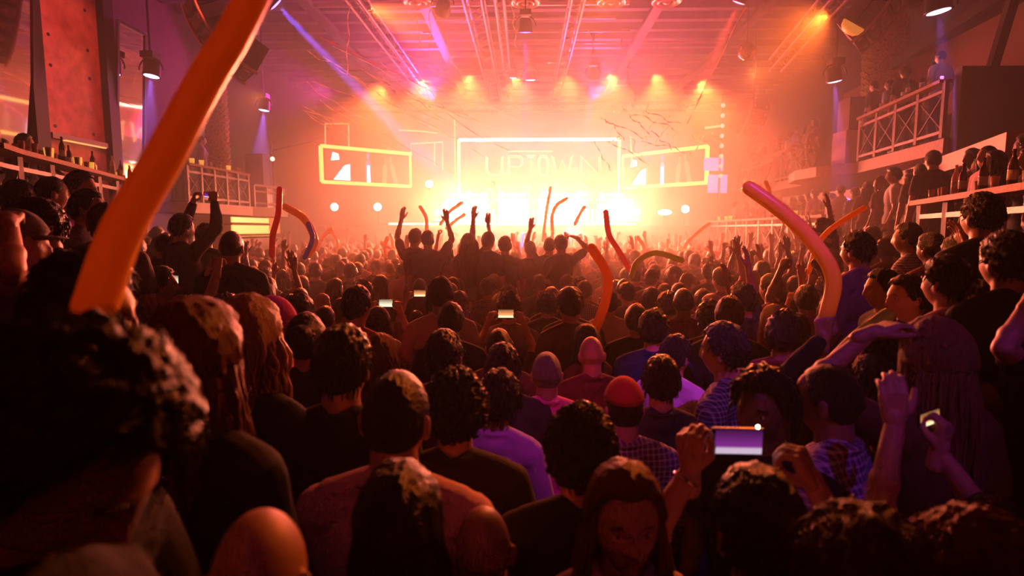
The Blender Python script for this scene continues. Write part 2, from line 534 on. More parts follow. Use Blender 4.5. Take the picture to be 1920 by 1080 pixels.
# ================================================================== overhead
def truss(name, label, a, b, w_, group='ceiling trusses over the dance floor', m=None, h=None):
    a, b = Vector(a), Vector(b)
    L = (b - a).length
    t = empty(name, a, label=label, cat='truss', group=None)
    h = h or w_
    m = m or mat('truss_alloy', (0.20, 0.09, 0.06), 0.45, 0.4)
    d = b - a
    y = d.normalized()
    x = y.cross(Vector((0, 0, 1))).normalized()
    z = x.cross(y)
    cs = [x * sx * w_ / 2 + z * sz * h / 2 for sx, sz in ((-1, -1), (1, -1), (1, 1), (-1, 1))]
    for c in cs:
        MB().cyl(c, c + d, 0.03, 8).obj('chord', m, t)
    lt = MB()
    k = max(2, int(L / (w_ * 1.3)))
    for i in range(k):
        for q in range(4):
            c1, c2 = (cs[q], cs[(q + 1) % 4]) if i % 2 else (cs[(q + 1) % 4], cs[q])
            lt.cyl(c1 + d * i / k, c2 + d * (i + 1) / k, 0.012, 5)
    lt.obj('lattice', m, t)
    return t
TZ = 7.5
truss('hanging_truss', 'slim lighting truss nearest the mirror wall running to the stage', (xat(668, 13.3), 9, TZ), (xat(668, 13.3), 25, TZ), 0.3)
truss('hanging_truss', 'wide lighting truss hanging over the middle of the crowd', (xat(885, 13.3), 9, TZ + .1), (xat(885, 13.3), 25, TZ + .1), 0.42)
truss('hanging_truss', 'narrow lighting truss beside the wide middle truss', (xat(935, 13.3), 9, TZ), (xat(935, 13.3), 25, TZ), 0.2)
truss('hanging_truss', 'lone lighting truss between the middle trusses and the mirror ball', (xat(1082, 13.3), 9, TZ), (xat(1082, 13.3), 25, TZ), 0.3)
truss('hanging_truss', 'cross truss spanning the hall above the top of the centre screen', (-8.5, 23.6, 7.05), (9.2, 23.6, 7.05), 0.3)
truss('hanging_truss', 'slanting lighting truss above the high balcony', (xat(1650, 9.5), 9.5, 6.9), (xat(1440, 15.5), 15.5, 6.4), 0.3)
# ceiling speakers: three nested rings
for k, (px, py) in enumerate(((783, 3), (985, 4), (1147, 3), (1250, 2))):
    p = at(px, py, 14.6)
    lab = ['above the slim truss', 'above the narrow middle truss', 'close to the lone truss', 'nearest the mirror ball'][k]
    t = empty('ceiling_speaker', p, label='round ringed ceiling fixture ' + lab, cat='ceiling speaker', group='round ringed ceiling fixtures')
    mm = mat('fixture_metal', (0.7, 0.4, 0.3), 0.35, 0.5)
    MB().lathe([(0.36, 0.02), (0.38, 0.0), (0.33, -0.05), (0.31, 0.0)], n=28).obj('outer_ring', mm, t, True)
    MB().lathe([(0.22, 0.02), (0.24, -0.02), (0.20, -0.07), (0.18, 0.0)], n=28).obj('inner_ring', mm, t, True)
    MB().lathe([(0.10, 0.0), (0.09, -0.05), (0.02, -0.08)], n=16).obj('cone', mm, t, True)
    MB().cyl((0, 0, 0.02), (0, 0, CZ - p.z), 0.3, 20).obj('housing', ceilm, t)
# line arrays
def line_array(name, label, c, r, a0, a1, nseg, wdt, yaw):
    t = empty(name, c, (0, 0, yaw), label, 'speaker')
    for k in range(nseg):
        a = a0 + (a1 - a0) * (k + 0.5) / nseg
        hgt = abs(a1 - a0) * r / nseg * 0.93
        R = Matrix.Rotation(a, 3, 'X')
        p = R @ Vector((0, -r, 0))
        b = MB().box(p, (wdt, 0.5, hgt), 0, R).obj('speaker_box', mat('speaker_paint', (0.07, 0.05, 0.05), 0.5, bump=0.2), t)
        g = MB()
        q = R @ Vector((0, -r - 0.26, 0))
        g.box(q, (wdt * 0.92, 0.02, hgt * 0.8), 0, R)
        g.obj('grille', mat('grille_metal', (0.16, 0.10, 0.09), 0.4, 0.6), b)
        for sx in (-1, 1):
            MB().cyl(p + Vector((sx * wdt * .3, 0, 0)) + R @ Vector((0, -0.28, 0)), p + Vector((sx * wdt * .3, 0, 0)) + R @ Vector((0, -0.24, 0)), hgt * .22, 12).obj('driver', mat('driver_cone', (0.4, 0.25, 0.2), 0.4), b)
    mb = MB()
    for sx in (-1, 1):
        pts = [Matrix.Rotation(a0 + (a1 - a0) * k / 12, 3, 'X') @ Vector((0, -r - 0.28, 0)) + Vector((sx * wdt / 2, 0, 0)) for k in range(13)]
        mb.tube(pts, 0.03, 6)
    mb.obj('edge_rail', mat('edge_rail', (0.5, 0.32, 0.26), 0.3, 0.7), t)
    MB().cyl((0, -r, 0), (0, -r, CZ - c[2]), 0.03).obj('hanging_cable', steel, t)
    return t
p = at(350, 30, 9.5)
line_array('hanging_line_array', 'big curved speaker array hanging near the mirrors', (p.x + 0.9, p.y + 1.9, p.z + 1.0), 1.5, 0.2, 1.15, 6, 0.95, -0.9)
p = at(1383, 212, 18)
line_array('hanging_line_array', 'small hazy speaker array hanging beside the high balcony', (p.x, p.y + 1.0, p.z + .3), 1.0, 0.0, 0.9, 5, 0.9, 0.55)
# curved duct, bowl lamp, mirror ball
p = at(1650, -20, 9.5)
line_array('hanging_line_array', 'big speaker array close under the ceiling beside the orange bowl lamp', (p.x + .2, p.y + 2.9, p.z + 1.3), 1.5, 0.1, 1.0, 6, 1.0, 0.9)
p = at(1598, 50, 10.5)
t = empty('pendant_lamp', p, (0.5, 0.5, 0), 'orange glowing bowl lamp hanging beside the air duct', 'lamp')
MB().lathe([(0.01, -0.13), (0.10, -0.12), (0.17, -0.06), (0.20, 0.03), (0.185, 0.05)], n=20).obj('lamp_bowl', mat('bowl_orange', (0.9, 0.35, 0.08), 0.5, emit=(1, .3, .05), estr=0.9), t, True)
MB().cyl((0, 0, 0.04), (0, 0, 0.5), 0.02).obj('stem', black, t)
p = at(1400, 96, 14)
t = empty('mirror_ball', p, label='mirror ball hanging on a wire below the dark ceiling joists', cat='mirror ball')
MB().ball((0, 0, 0), 0.2, 0, 20, 14).obj('ball', mat('mirror_tiles', (0.9, 0.6, 0.5), 0.12, 1.0), t)
MB().cyl((0, 0, 0.2), (0, 0, CZ - p.z), 0.008, 6).obj('wire', steel, t)
# a few suspended fixtures
def can(px, py, Y, r, label, m, aim=None, grp=None, cat='spotlight'):
    p = at(px, py, Y)
    t = empty('hanging_spotlight', p, label=label, cat=cat, group=grp)
    d = (Vector(aim) - p).normalized() if aim is not None else Vector((0, 0, -1))
    R = d.to_track_quat('-Z', 'Y').to_matrix()
    MB().lathe([(r * .75, 0.30), (r * .9, 0.22), (r, 0.03), (r * 1.05, 0.0), (r * .95, 0.0)], n=16, R=R).obj('lamp_head', black, t, True)
    MB().lathe([(r * .93, 0.004), (r * .6, -0.012), (0.002, -0.02)], n=16, R=R).obj('lens', m, t, True)
    yk = MB()
    rt = Matrix.Rotation(math.pi / 2, 3, 'X')
    yk.ring((0, 0, 0.12), r * 1.5, 0.015, 14, 6, rot=rt, a0=0, a1=math.pi)
    yk.obj('yoke', black, t)
    MB().box((0, 0, r * 1.5 + 0.16), (r * 1.6, r * 1.6, 0.12)).obj('base', black, t)
    if CZ - p.z > r * 1.5 + 0.3:
        MB().cyl((0, 0, r * 1.5 + 0.2), (0, 0, CZ - p.z), 0.02, 6).obj('pipe', black, t)
    return p

# pipes and cable trays slung under the joists
rp_ = random.Random(5)
pm2 = mat('pipe_metal', (0.22, 0.12, 0.11), 0.4, 0.6)
for k in range(13):
    y = 11.0 + k * 1.05
    x0_ = rp_.uniform(-8.5, -1); x1_ = x0_ + rp_.uniform(4, 9)
    struct(MB().cyl((x0_, y, 7.9), (min(x1_, 9), y, 7.9), rp_.choice([0.04, 0.07, 0.11]), 10).obj('trim_pipe_%d' % (k + 1), pm2))
for k in range(4):
    x = [-5.6, -2.6, 3.4, 6.2][k]
    mb = MB().box((x, 17, 7.82), (0.26, 15, 0.05))
    for sx in (-1, 1): mb.box((x + sx * .13, 17, 7.87), (0.02, 15, 0.12))
    struct(mb.obj('trim_cable_tray_%d' % (k + 1), black))

# glassware, bottles and candle cups along the drinks ledges
rg = random.Random(9)
glassm = mat('drink_glass', (0.75, 0.45, 0.28), 0.08, 0.0, trans=.5)
bottm = [mat('bottle_dark', (0.10, 0.04, 0.02), 0.1), mat('bottle_green', (0.05, 0.12, 0.03), 0.1), mat('bottle_clear', (0.8, 0.6, 0.5), 0.1, trans=.4)]
amber = mat('candle_cup', (0.9, 0.5, 0.1), 0.3, emit=(1, .45, .06), estr=1.2)
gm = MB().lathe([(0.026, 0), (0.034, .11), (0.030, .108), (0.024, .012), (0.002, .010)], n=12).mesh('drinking_glass', [glassm], True)
im = MB().lathe([(0.023, .012), (0.028, .075), (0.002, .076)], n=12).mesh('drink', [mat('drink_liquid', (0.8, .35, .1), .2)], True)
bm_ = MB().lathe([(0.036, 0), (0.037, .17), (0.030, .21), (0.013, .25), (0.013, .31), (.002, .31)], n=12).mesh('bottle', [bottm[0]], True)
lm_ = MB().lathe([(0.0375, .06), (0.0375, .14)], n=12).mesh('paper_label', [mat('paper_label', (.7, .6, .5), .7)], True)
cm_ = MB().lathe([(0.045, 0), (0.055, .12), (0.05, .12), (0.04, .02)], n=14).mesh('candle_cup', [amber], True)
def dress(a, b, z, n_, wdt, where):
    a, b = Vector((*a, z)), Vector((*b, z))
    nn_ = (b - a).cross(Vector((0, 0, 1))).normalized()
    for k in range(n_):
        p = a.lerp(b, (k + rg.uniform(.2, .8)) / n_) + nn_ * rg.uniform(-wdt, wdt)
        q = rg.random()
        if q < .55:
            o = linkobj('drinking_glass', gm, None, p); linkobj('drink', im, o)
            tag(o, 'short glass of drink ' + where, 'glass', 'glasses ' + where)
        elif q < .85:
            o = linkobj('bottle', bm_, None, p); linkobj('paper_label', lm_, o)
            m_ = rg.randrange(3); o.material_slots[0].link = 'OBJECT'; o.material_slots[0].material = bottm[m_]
            lb = ['dark', 'green', 'pale'][m_] + ' bottle ' + where
            tag(o, lb, 'bottle', lb)
        else:
            o = linkobj('candle_cup', cm_, None, p)
            tag(o, 'amber glowing candle cup ' + where, 'candle cup', 'candle cups ' + where)
dress((-5.5, 5.8), (-7.55, 11.2), 3.03, 34, .12, 'on the drinks rail under the mirrors')
dress((-7.55, 12.8), (-7.45, 15.2), 3.63, 7, .04, 'on the far balcony rail')
dress((7.0, 10.0), (7.45, 13.1), 4.63, 10, .06, 'on the truss balcony ledge')
dress((3.45, 3.5), (4.7, 6.9), 2.49, 14, .08, 'on the bright drinks ledge')
dress((6.12, 11.9), (6.55, 20.0), 2.45, 22, .08, 'on the hazy far ledge')
# ================================================================== the stage
SY = 22.0
struct(MB().box((0.4, 25.4, 1.15), (17.5, 6.8, 2.3)).obj('floor_stage', stagem))
t = empty('mounted_lip_light', (0, 21.95, 2.36), label='bright light strip along the front lip of the stage', cat='light strip')
MB().box(((xat(730, SY) + xat(1190, SY)) / 2, 0, 0), (xat(1190, SY) - xat(730, SY), 0.08, 0.06)).obj('tube', tubeW, t)
# centre screen
def frame4(P, w_, m, name, parent, grp=None):
    """four light tubes round the quad P (tl, tr, br, bl)"""
    for k in range(4):
        MB().bar(P[k], P[(k + 1) % 4], w_).obj(name, m, parent)
y = 25.6
x0, x1 = xat(862, y), xat(1158, y)
zt, zb = zat(262, y), 2.75
t = empty('mounted_centre_screen', ((x0 + x1) / 2, y, zb), label='big centre video screen with the word UPTOWN framed by light tubes', cat='screen')
W2, H2 = (x1 - x0) / 2, zt - zb
scr = mat('screen_face', (0.05, 0.01, 0.01), 0.5, emit=(0.85, 0.10, 0.07), estr=0.42)
MB().box((0, 0.1, H2 / 2), (W2 * 2, 0.16, H2)).obj('screen_panel', scr, t)
for nm, a, b, m_ in (('top_tube', (-W2, 0, H2), (W2, 0, H2), tubeW), ('side_tube', (-W2, 0, 0), (-W2, 0, H2), tubeY), ('side_tube', (W2, 0, 0), (W2, 0, H2), tubeY)):
    MB().bar(a, b, 0.11).obj(nm, m_, t)
MB().bar((-W2 - .18, 0, 0), (-W2 - .18, 0, H2 + .9), 0.05).obj('outer_tube', glow('tube_orange', (1.0, 0.4, 0.12), 2.0), t)
# letters of multi-line neon: strokes on a 0..1 box
L = {'U': [[(0, 1), (0, .25), (.2, 0), (.8, 0), (1, .25), (1, 1)]],
     'P': [[(0, 0), (0, 1), (.8, 1), (1, .85), (1, .6), (.8, .45), (0, .45)]],
     'T': [[(0, 1), (1, 1)], [(.5, 1), (.5, 0)]],
     'O': [[(.2, 0), (0, .2), (0, .8), (.2, 1), (.8, 1), (1, .8), (1, .2), (.8, 0), (.2, 0)]],
     'W': [[(0, 1), (.22, 0), (.5, .8), (.78, 0), (1, 1)]],
     'N': [[(0, 0), (0, 1), (1, 0), (1, 1)]]}
neon = glow('neon_letters', (1.0, 0.5, 0.16), 4.0)
words_ = [('U', 912, 943), ('P', 953, 980), ('T', 986, 1004), ('O', 1008, 1028), ('W', 1034, 1072), ('N', 1086, 1124)]
lw = MB()
cx = (x0 + x1) / 2
for ch, a, b in words_:
    xa, xb = xat(a, y) - cx, xat(b, y) - cx
    for off in (0.0, 0.07):
        for st in L[ch]:
            xs = [xa + off + (xb - xa - 2 * off) * q[0] for q in st]
            za, ze = zat(330, y) - zb, zat(292, y) - zb
            lw.tube([(X, -0.02, za + off + (ze - za - 2 * off) * q[1]) for X, q in zip(xs, st)], 0.018, 5)
lw.tube([(xat(953, y) - cx, -0.02, zat(284, y) - zb), (xat(1035, y) - cx, -0.02, zat(284, y) - zb)], 0.02, 5)
lw.obj('lettering', neon, t)
# side screens: framed picture of performers
def side_screen(pxa, ya_, pxb, yb_, z0, z1, label, flip):
    A, B = Vector((xat(pxa, ya_), ya_, 0)), Vector((xat(pxb, yb_), yb_, 0))
    t = empty('side_screen', (A.x, A.y, z0), label=label, cat='screen')
    D = B - A
    H = z1 - z0
    nrm = Vector((D.y, -D.x, 0)).normalized()
    if nrm.y > 0: nrm = -nrm
    def Q(u, v, o=0.0): return D * u + Vector((0, 0, v * H)) + nrm * o
    def quad(mb, u0, v0, u1, v1, o0=0.0, o1=0.02, mi=0):
        mb.hexa([Q(u0, v0, o0), Q(u1, v0, o0), Q(u1, v0, o1), Q(u0, v0, o1), Q(u0, v1, o0), Q(u1, v1, o0), Q(u1, v1, o1), Q(u0, v1, o1)], mi)
    mb = MB(); quad(mb, 0, 0, 1, 1, -0.1, 0)
    mb.obj('screen_panel', mat('side_screen_face', (0.05, 0.01, 0.01), 0.5, emit=(0.75, 0.12, 0.08), estr=0.45), t)
    for k, (u0, v0, u1, v1) in enumerate(((0, 0, 1, 0), (1, 0, 1, 1), (1, 1, 0, 1), (0, 1, 0, 0))):
        MB().bar(Q(u0, v0, .03), Q(u1, v1, .03), 0.13 if (u0 + u1 == 0) != flip or v0 == v1 else 0.08).obj('frame_tube', glow('frame_yellow', (1.0, 0.55, 0.12), 3.4), t)
    # the live picture: singer close-up panel and three figures
    class _Patches:
        def add(s, vv, ff, mi=0):
            MB().add(vv, ff).obj('picture_patch', PM_[mi], t)
    PM_ = [glow('pic_panel', (0.5, 0.12, 0.10), 0.6), glow('pic_white', (1, .9, 1), 4.0), glow('pic_violet', (0.8, 0.3, 0.8), 0.9), glow('pic_dark', (0.3, 0.05, 0.05), 0.3), glow('pic_skin', (1.0, 0.40, 0.25), 0.75)]
    pic = _Patches()
    u = 0.05
    pn_ = MB(); quad(pn_, u, .06, u + .27, .94, .004, .012, 0)
    pn_.obj('close_up_panel', glow('pic_panel', (0.5, 0.12, 0.10), 0.6), t)
    def fig(u, v, s, mi, lean=0.0):
        a = 0.42 * H / D.length
        hd = [Q(u + math.cos(q / 10 * 6.283) * .11 * s * a + lean * .8 * s, v + .80 * s + math.sin(q / 10 * 6.283) * .11 * s, .03) for q in range(10)]
        pic.add(hd, [tuple(range(10))], mi)
        bd = [(-.14, 0), (-.17, .55), (-.08, .68), (.08, .68), (.17, .55), (.14, 0)]
        pic.add([Q(u + bx * s * a * 1.3 + lean * bz * s, v + bz * s, .03) for bx, bz in bd], [tuple(range(6))], mi)
    pic.add([Q(.12, .08, .03), Q(.30, .08, .03), Q(.30, .55, .03), Q(.24, .5, .03), Q(.16, .22, .03)], [(0, 1, 2, 3, 4)], 1)
    pic.add([Q(.10, .62, .03), Q(.19, .66, .03), Q(.18, .82, .03), Q(.12, .86, .03)], [(0, 1, 2, 3)], 1)
    pic.add([Q(.22, .78, .03), Q(.29, .86, .03), Q(.14, .93, .03)], [(0, 1, 2)], 3)
    fig(.50, .02, 1.0, 2)
    pic.add([Q(.485, .06, .035), Q(.525, .06, .035), Q(.515, .55, .035), Q(.49, .55, .035)], [(0, 1, 2, 3)], 1)
    fig(.68, .05, .85, 4, .03)
    fig(.82, .05, .9, 4, -.08)
side_screen(606, 23.6, 771, 26.2, 4.1, 5.55, 'yellow-framed side screen beside the mirror-wall end of the stage', False)
side_screen(1166, 26.2, 1322, 23.2, 4.0, 5.42, 'yellow-framed side screen below the far end of the high balcony', True)
# pixel tube outlines hung between the screens
pt = glow('pixel_tube', (1.0, 0.50, 0.22), 1.6)
def outline(name, pts, Y, label, r=0.035, m=None):
    P = [at(a, b, Y) for a, b in pts]
    o = P[0].copy()
    return tag(MB().tube([p - o for p in P], r, 6).obj(name, m or pt, loc=o), label, 'light tube', 'neon light tubes around the stage screens')
outline('hanging_neon_tube', [(610, 280), (610, 232), (654, 232), (654, 284)], 24.5, 'dotted neon outline standing on top of the framed side screen')
outline('hanging_neon_tube', [(772, 292), (770, 270), (830, 266), (830, 318)], 25.0, 'hooked neon tube beside the framed side screen')
outline('hanging_neon_tube', [(815, 268), (815, 310)], 25.4, 'short upright neon tube next to the hooked tube')
outline('hanging_neon_tube', [(748, 244), (790, 246), (820, 250)], 24.8, 'level neon tube floating above the hooked tube')
outline('hanging_neon_tube', [(1186, 318), (1182, 256)], 25.2, 'upright neon tube between the centre screen and far side screen')
outline('hanging_neon_tube', [(1322, 240), (1352, 236)], 24.8, 'short level neon tube over the far side screen', 0.05)
# risers with banks of blinders
t = empty('stage_riser', (0.4, 25.4, 2.3), label='stepped stage riser faced with rows of lamps', cat='riser')
for k in range(3):
    MB().box((0.1, -.55 + k * 0.1, 0.18 + k * 0.2), (8.8 - k * 0.5, 1.1 - k * 0.2, 0.36 + 0.4 * k)).obj('riser_step', stagem, t)
grp = 'white-hot blinder lamps across the stage risers'
bl0 = None
rb = random.Random(3)
lensme = MB().ball((0, 0, 0), (0.12, 0.03, 0.12), 0, 14, 8).mesh('blinder_lens', [blindm], True)
bodyme = MB().tube([(0, 0.02, 0), (0, 0.16, 0)], [0.15, 0.09], 14).mesh('blinder_body', [black])
for row, (yy, zz, xa, xb, nn) in enumerate(((24.5, 2.85, -3.7, 4.7, 15), (24.75, 3.25, -3.4, 4.4, 14), (25.0, 3.65, -2.6, 3.9, 10))):
    for k in range(nn):
        x = xa + (xb - xa) * (k + rb.uniform(-.2, .2)) / (nn - 1)
        b = linkobj('blinder_lamp', bodyme, None, (x, yy, zz + rb.uniform(-.05, .05)))
        tag(b, ['blinder lamp glaring in the lowest row across the stage', 'blinder lamp glaring in the middle row across the stage', 'blinder lamp glaring in the top row under the centre screen'][row], 'stage lamp', grp + ' row ' + ['low', 'middle', 'top'][row])
        linkobj('lens', lensme, b)
# side floor lamps glowing through haze
for k, (px, py, Y, lab) in enumerate(((627, 388, 22.5, 'round stage lamp glowing low under the mirror-side screen'), (708, 388, 22.5, 'second round stage lamp glowing low beside the blinders'),
                                   (1246, 398, 22.5, 'long low stage lamp glowing past the blinders'), (1285, 392, 22.5, 'cold white stage lamp under the far side screen'), (805, 345, 23.5, 'tilted white lamp flaring above the blinders near the mirror-side screen'))):
    p = at(px, py, Y)
    b = linkobj('stage_lamp', bodyme, None, p)
    tag(b, lab, 'stage lamp')
    l = linkobj('lens', lensme, b)
    l.scale = (1.2, 1, 1.2) if k != 2 else (2.2, 1, .8)
    MB().cyl((0, 0.1, -0.12), (0, 0.1, -(p.z - 2.3)), 0.02, 6).obj('stand', black, b)
# strips of white light along the risers
for k in range(6):
    t_ = MB().box((0, 0, 0), (8.6 - .25 * k, .05, .07)).obj('mounted_riser_strip', tubeW, None, loc=(0.45, 24.18 + .02 * k, 2.55 + .21 * k))
    tag(t_, ['lowest', 'second lowest', 'third', 'fourth', 'fifth', 'topmost'][k] + ' of the white light strips stacked across the stage riser', 'light strip', 'white light strips across the stage riser')
# column of round lamps beside the far side screen
t = empty('lamp_ladder', (xat(1345, 22.6), 22.6, 2.3), label='upright ladder of round lamps beside the far side screen', cat='lamp')
MB().bar((0, 0, 0), (0, 0, 5), .06).obj('upright', black, t)
for k in range(8):
    MB().ball((.02, -.08, 1.9 + k * .38), .085).obj('bulb', glow('ladder_bulb', (1, .5, .45), 1.6), t, True)
for py, hh in ((308, .5), (345, .7)):
    tag(MB().box((0, 0, 0), (.75, .06, hh)).obj('hanging_light_panel', glow('lavender_panel', (.45, .3, 1), 1.3), None, loc=at(1338 if py < 330 else 1345, py, 22.9)), 'pale lavender light panel ' + ('upper' if py < 330 else 'lower') + ' of two beside the lamp ladder', 'light panel')
# ---------------------------------------------------------------- lamps that light the place, added rim lights among them
ORANGE = (1.0, 0.15, 0.02)
light('AREA', 'stage_blinders', (0.5, 24.0, 2.9), (1.0, 0.21, 0.11), 3600, (0.5, 0, 2.2), 8.0, 0.7)
light('AREA', 'stage_front_wash', (0.3, 21.8, 3.2), ORANGE, 500, (0.3, 0, 2.0), 9, 0.6)
light('AREA', 'screen_wash', (0.6, 23.2, 5.2), (1.0, 0.05, 0.17), 620, (0.6, 8, 7.5), 10, 1.2)
for (x_, tx, tz, pw, cc) in ((-2.2, -4.5, 8, 2500, (1, .45, .5)), (-.6, -1.2, 8, 2500, (1, .6, .7)), (0.6, .8, 8, 3000, (1, .6, .7)), (2.0, 3.4, 8, 2600, (1, .45, .7)), (3.4, 6.0, 8, 2200, (1, .35, .3)), (-3.6, -7, 7, 2200, (1, .35, .3))):
    light('SPOT', 'stage_up_beam', (x_, 23.6, 2.6), cc, pw * .6, (tx, 20.5, tz), 0.05, spot=13, blend=.4)
for x_ in (-2.6, 0.6, 3.6):
    light('SPOT', 'low_blinder', (x_, 21.7, 3.0), (1.0, 0.18, 0.035), 2200, (x_ * .5, 6, 1.9), 0.15, spot=36, blend=.9)
for x_, z_ in ((-5.2, 7.3), (-3.6, 7.5), (-2.0, 7.6), (-.4, 7.6), (1.4, 7.6), (3.0, 7.6), (4.6, 7.5), (6.2, 7.3)):
    light('SPOT', 'added_crowd_rim', (x_, 20.8, z_), (1.0, 0.11, 0.016), 14000, (x_ * .6, 10.6, 1.6), 0.12, spot=27, blend=.5)  # added overhead spots for orange crowd rims and haze glow, no fixtures there
light('SPOT', 'added_side_rim', (6.2, 12.5, 6.6), (1.0, 0.15, 0.015), 13000, (-.55, 1.5, 1.75), 0.1, spot=13, blend=.6)  # added keys without fixtures, put in for orange edges on the near people
light('SPOT', 'added_side_rim', (1.6, 12.0, 7.2), (1.0, 0.20, 0.03), 4000, (-.05, 1.3, 1.6), 0.1, spot=11, blend=.6)
light('SPOT', 'added_side_rim', (-3.5, 13.0, 7.0), (1.0, 0.17, 0.02), 9000, (3.4, 3.2, 1.9), 0.1, spot=18, blend=.6)
light('SPOT', 'magenta_wash', (-3.5, 21.5, 6.9), (1.0, 0.04, 0.42), 3600, (-3.2, 12, 9.6), 0.2, spot=52)
light('SPOT', 'magenta_wash', (2.5, 21.5, 6.9), (1.0, 0.05, 0.30), 2600, (3.0, 12, 9.6), 0.2, spot=52)
light('SPOT', 'red_wash', (6.0, 19, 5.5), (1.0, 0.08, 0.04), 600, (7.0, 12, 8.0), 0.2, spot=100)
light('SPOT', 'violet_wash', (-6.2, 19, 6.5), (0.85, 0.03, 0.42), 2200, (-9.6, 13, 6.2), 0.2, spot=56)
light('SPOT', 'pilaster_red', (-3.8, 8.2, 6.6), (1.0, 0.07, 0.04), 1300, (-8, 10.2, 4.9), 0.1, spot=40, blend=.6)
light('SPOT', 'pink_wall_red', (6.6, 12.0, 6.8), (1.0, 0.08, 0.07), 120, (9.4, 11.6, 5.6), 0.1, spot=60, blend=.6)
light('SPOT', 'ceiling_orange', (-1.5, 12.5, 6.3), (1.0, 0.16, 0.04), 260, (-1.5, 15.5, 8.4), 0.1, spot=95)
light('SPOT', 'ceiling_orange', (2.8, 12.5, 6.3), (1.0, 0.08, 0.07), 220, (3.3, 15.5, 8.4), 0.1, spot=95)
light('SPOT', 'balcony_under', (7.6, 10.2, 2.5), (1.0, 0.2, 0.03), 60, (7.6, 11.5, 3.4), 0.1, spot=130)
light('SPOT', 'terrace_warm', (-5.6, 12.4, 5.0), (1.0, 0.25, 0.06), 260, (-6.8, 8.0, 2.8), 0.1, spot=60)
light('SPOT', 'terrace_warm', (4.4, 11.6, 5.2), (1.0, 0.20, 0.04), 300, (4.6, 5.6, 2.4), 0.1, spot=60)
# violet and magenta spots picking out single backs from the ceiling behind
for (px, py, Y, cc, pw, sp) in ((1310, 690, 3.0, (.75, .03, 1), 260, 7), (1020, 760, 2.6, (1, .03, .55), 110, 9), (1140, 650, 3.2, (1, .03, .5), 70, 5), (1560, 770, 2.0, (.35, .06, 1), 60, 9), (1360, 660, 2.9, (.4, .06, 1), 80, 7), (940, 820, 2.3, (.5, .05, 1), 14, 7),
                                (820, 560, 5.0, (1, .1, .45), 46, 7), (1350, 590, 4.6, (.7, .05, 1), 60, 6), (1605, 480, 3.6, (.5, .05, 1), 26, 7), (760, 900, 1.5, (1, .12, .3), 9, 26), (1760, 560, 2.2, (1, .12, .25), 2, 22), (500, 590, 2.8, (1, .03, .3), 30, 5)):
    q = at(px, py, Y)
    light('SPOT', 'crowd_spot', (q.x + .5, q.y - 4.2, 7.4), cc, pw * 6, q, .05, spot=sp, blend=.5)
# beams seen in the air
def beam(px, py, Y, aim, col, power, spot, label, r=0.16, m=violl, grp=None):
    p = can(px, py, Y, r, label, m, aim, grp)
    d = (Vector(aim) - p).normalized()
    light('SPOT', 'beam_lamp', p + d * 0.06, col, power, aim, 0.05, spot=spot, blend=0.25)
VI = (0.36, 0.16, 1.0)
beam(518, 8, 11.0, at(790, 290, 12.6), (0.14, 0.10, 1.0), 260000, 6, 'moving head throwing a long blue beam down past the slim truss', m=bluel)
beam(284, 143, 11.5, at(268, 330, 11.3), VI, 8000, 26, 'violet moving head beside the narrow mirror', m=violl)
beam(495, 207, 16.5, at(478, 420, 16.5), VI, 14000, 26, 'violet moving head above the far balcony end')
beam(1565, 153, 12.5, at(1585, 420, 12.9), VI, 16000, 14, 'violet moving head beside the thick palm-bark column')
beam(1760, 22, 10.0, at(1775, 200, 10.0), VI, 4000, 18, 'violet moving head close under the ceiling above the pink wall', 0.2)
beam(985, 60, 13.5, at(985, 330, 14.6), (0.30, 0.08, 1.0), 30000, 9, 'blue moving head shining down between the middle trusses', m=bluel)
beam(1112, 146, 18, at(1080, 390, 21), VI, 50000, 9, 'violet moving head over the stage end of the lone truss')
beam(1385, 5, 13.0, at(1240, 330, 14.5), (1.0, 0.05, 0.03), 50000, 13, 'red moving head throwing a slanting beam near the mirror ball', m=pinkl)
beam(962, 146, 20, at(950, 400, 21), (1.0, 0.5, 0.6), 60, 20, 'small white moving head glinting over the stage', 0.14)
beam(995, 150, 20, at(1000, 400, 21), (1.0, 0.5, 0.6), 60, 20, 'twin white moving head glinting over the stage beside the small one', 0.2)
beam(830, 20, 12.5, at(815, 130, 15), (1.0, 0.05, 0.4), 500, 30, 'magenta moving head under the ringed fixture by the slim truss', m=pinkl)

# ---------------------------------------------------------------- paper streamers in the air
paper = mat('streamer_paper', (0.95, 0.55, 0.32), 0.6, trans=.4)
paperd = mat('streamer_dark', (0.10, 0.03, 0.03), 0.7)
rs = random.Random(21)
def streamer(pts, label, r=.012, m=None, grp='paper streamers flying over the crowd'):
    P = [Vector(q) for q in pts]
    o = P[0].copy()
    b = MB()
    n_ = len(P)
    vv, ff = [], []
    for i, q in enumerate(P):
        t_ = (P[min(i + 1, n_ - 1)] - P[max(i - 1, 0)]).normalized()
        u = t_.cross(Vector((math.sin(i * .7), .3, math.cos(i * .7)))).normalized()
        for sg in (-1, 1):
            vv.append(q - o + u * sg * r); 
    for i, q in enumerate(P):
        for sg in (-1, 1):
            vv.append(Vector(vv[i * 2 + (0 if sg < 0 else 1)]) + Vector((0, .004, .004)))
    K = 2 * n_
    for i in range(n_ - 1):
        a = 2 * i
        ff += [(a, a + 1, a + 3, a + 2), (K + a + 2, K + a + 3, K + a + 1, K + a), (a, a + 2, K + a + 2, K + a), (a + 1, K + a + 1, K + a + 3, a + 3)]
    ff += [(0, K, K + 1, 1), (2 * n_ - 2, 2 * n_ - 1, K + 2 * n_ - 1, K + 2 * n_ - 2)]
    b.add(vv, ff)
    tag(b.obj('hanging_streamer', m or paper, loc=o), label, 'streamer', grp)
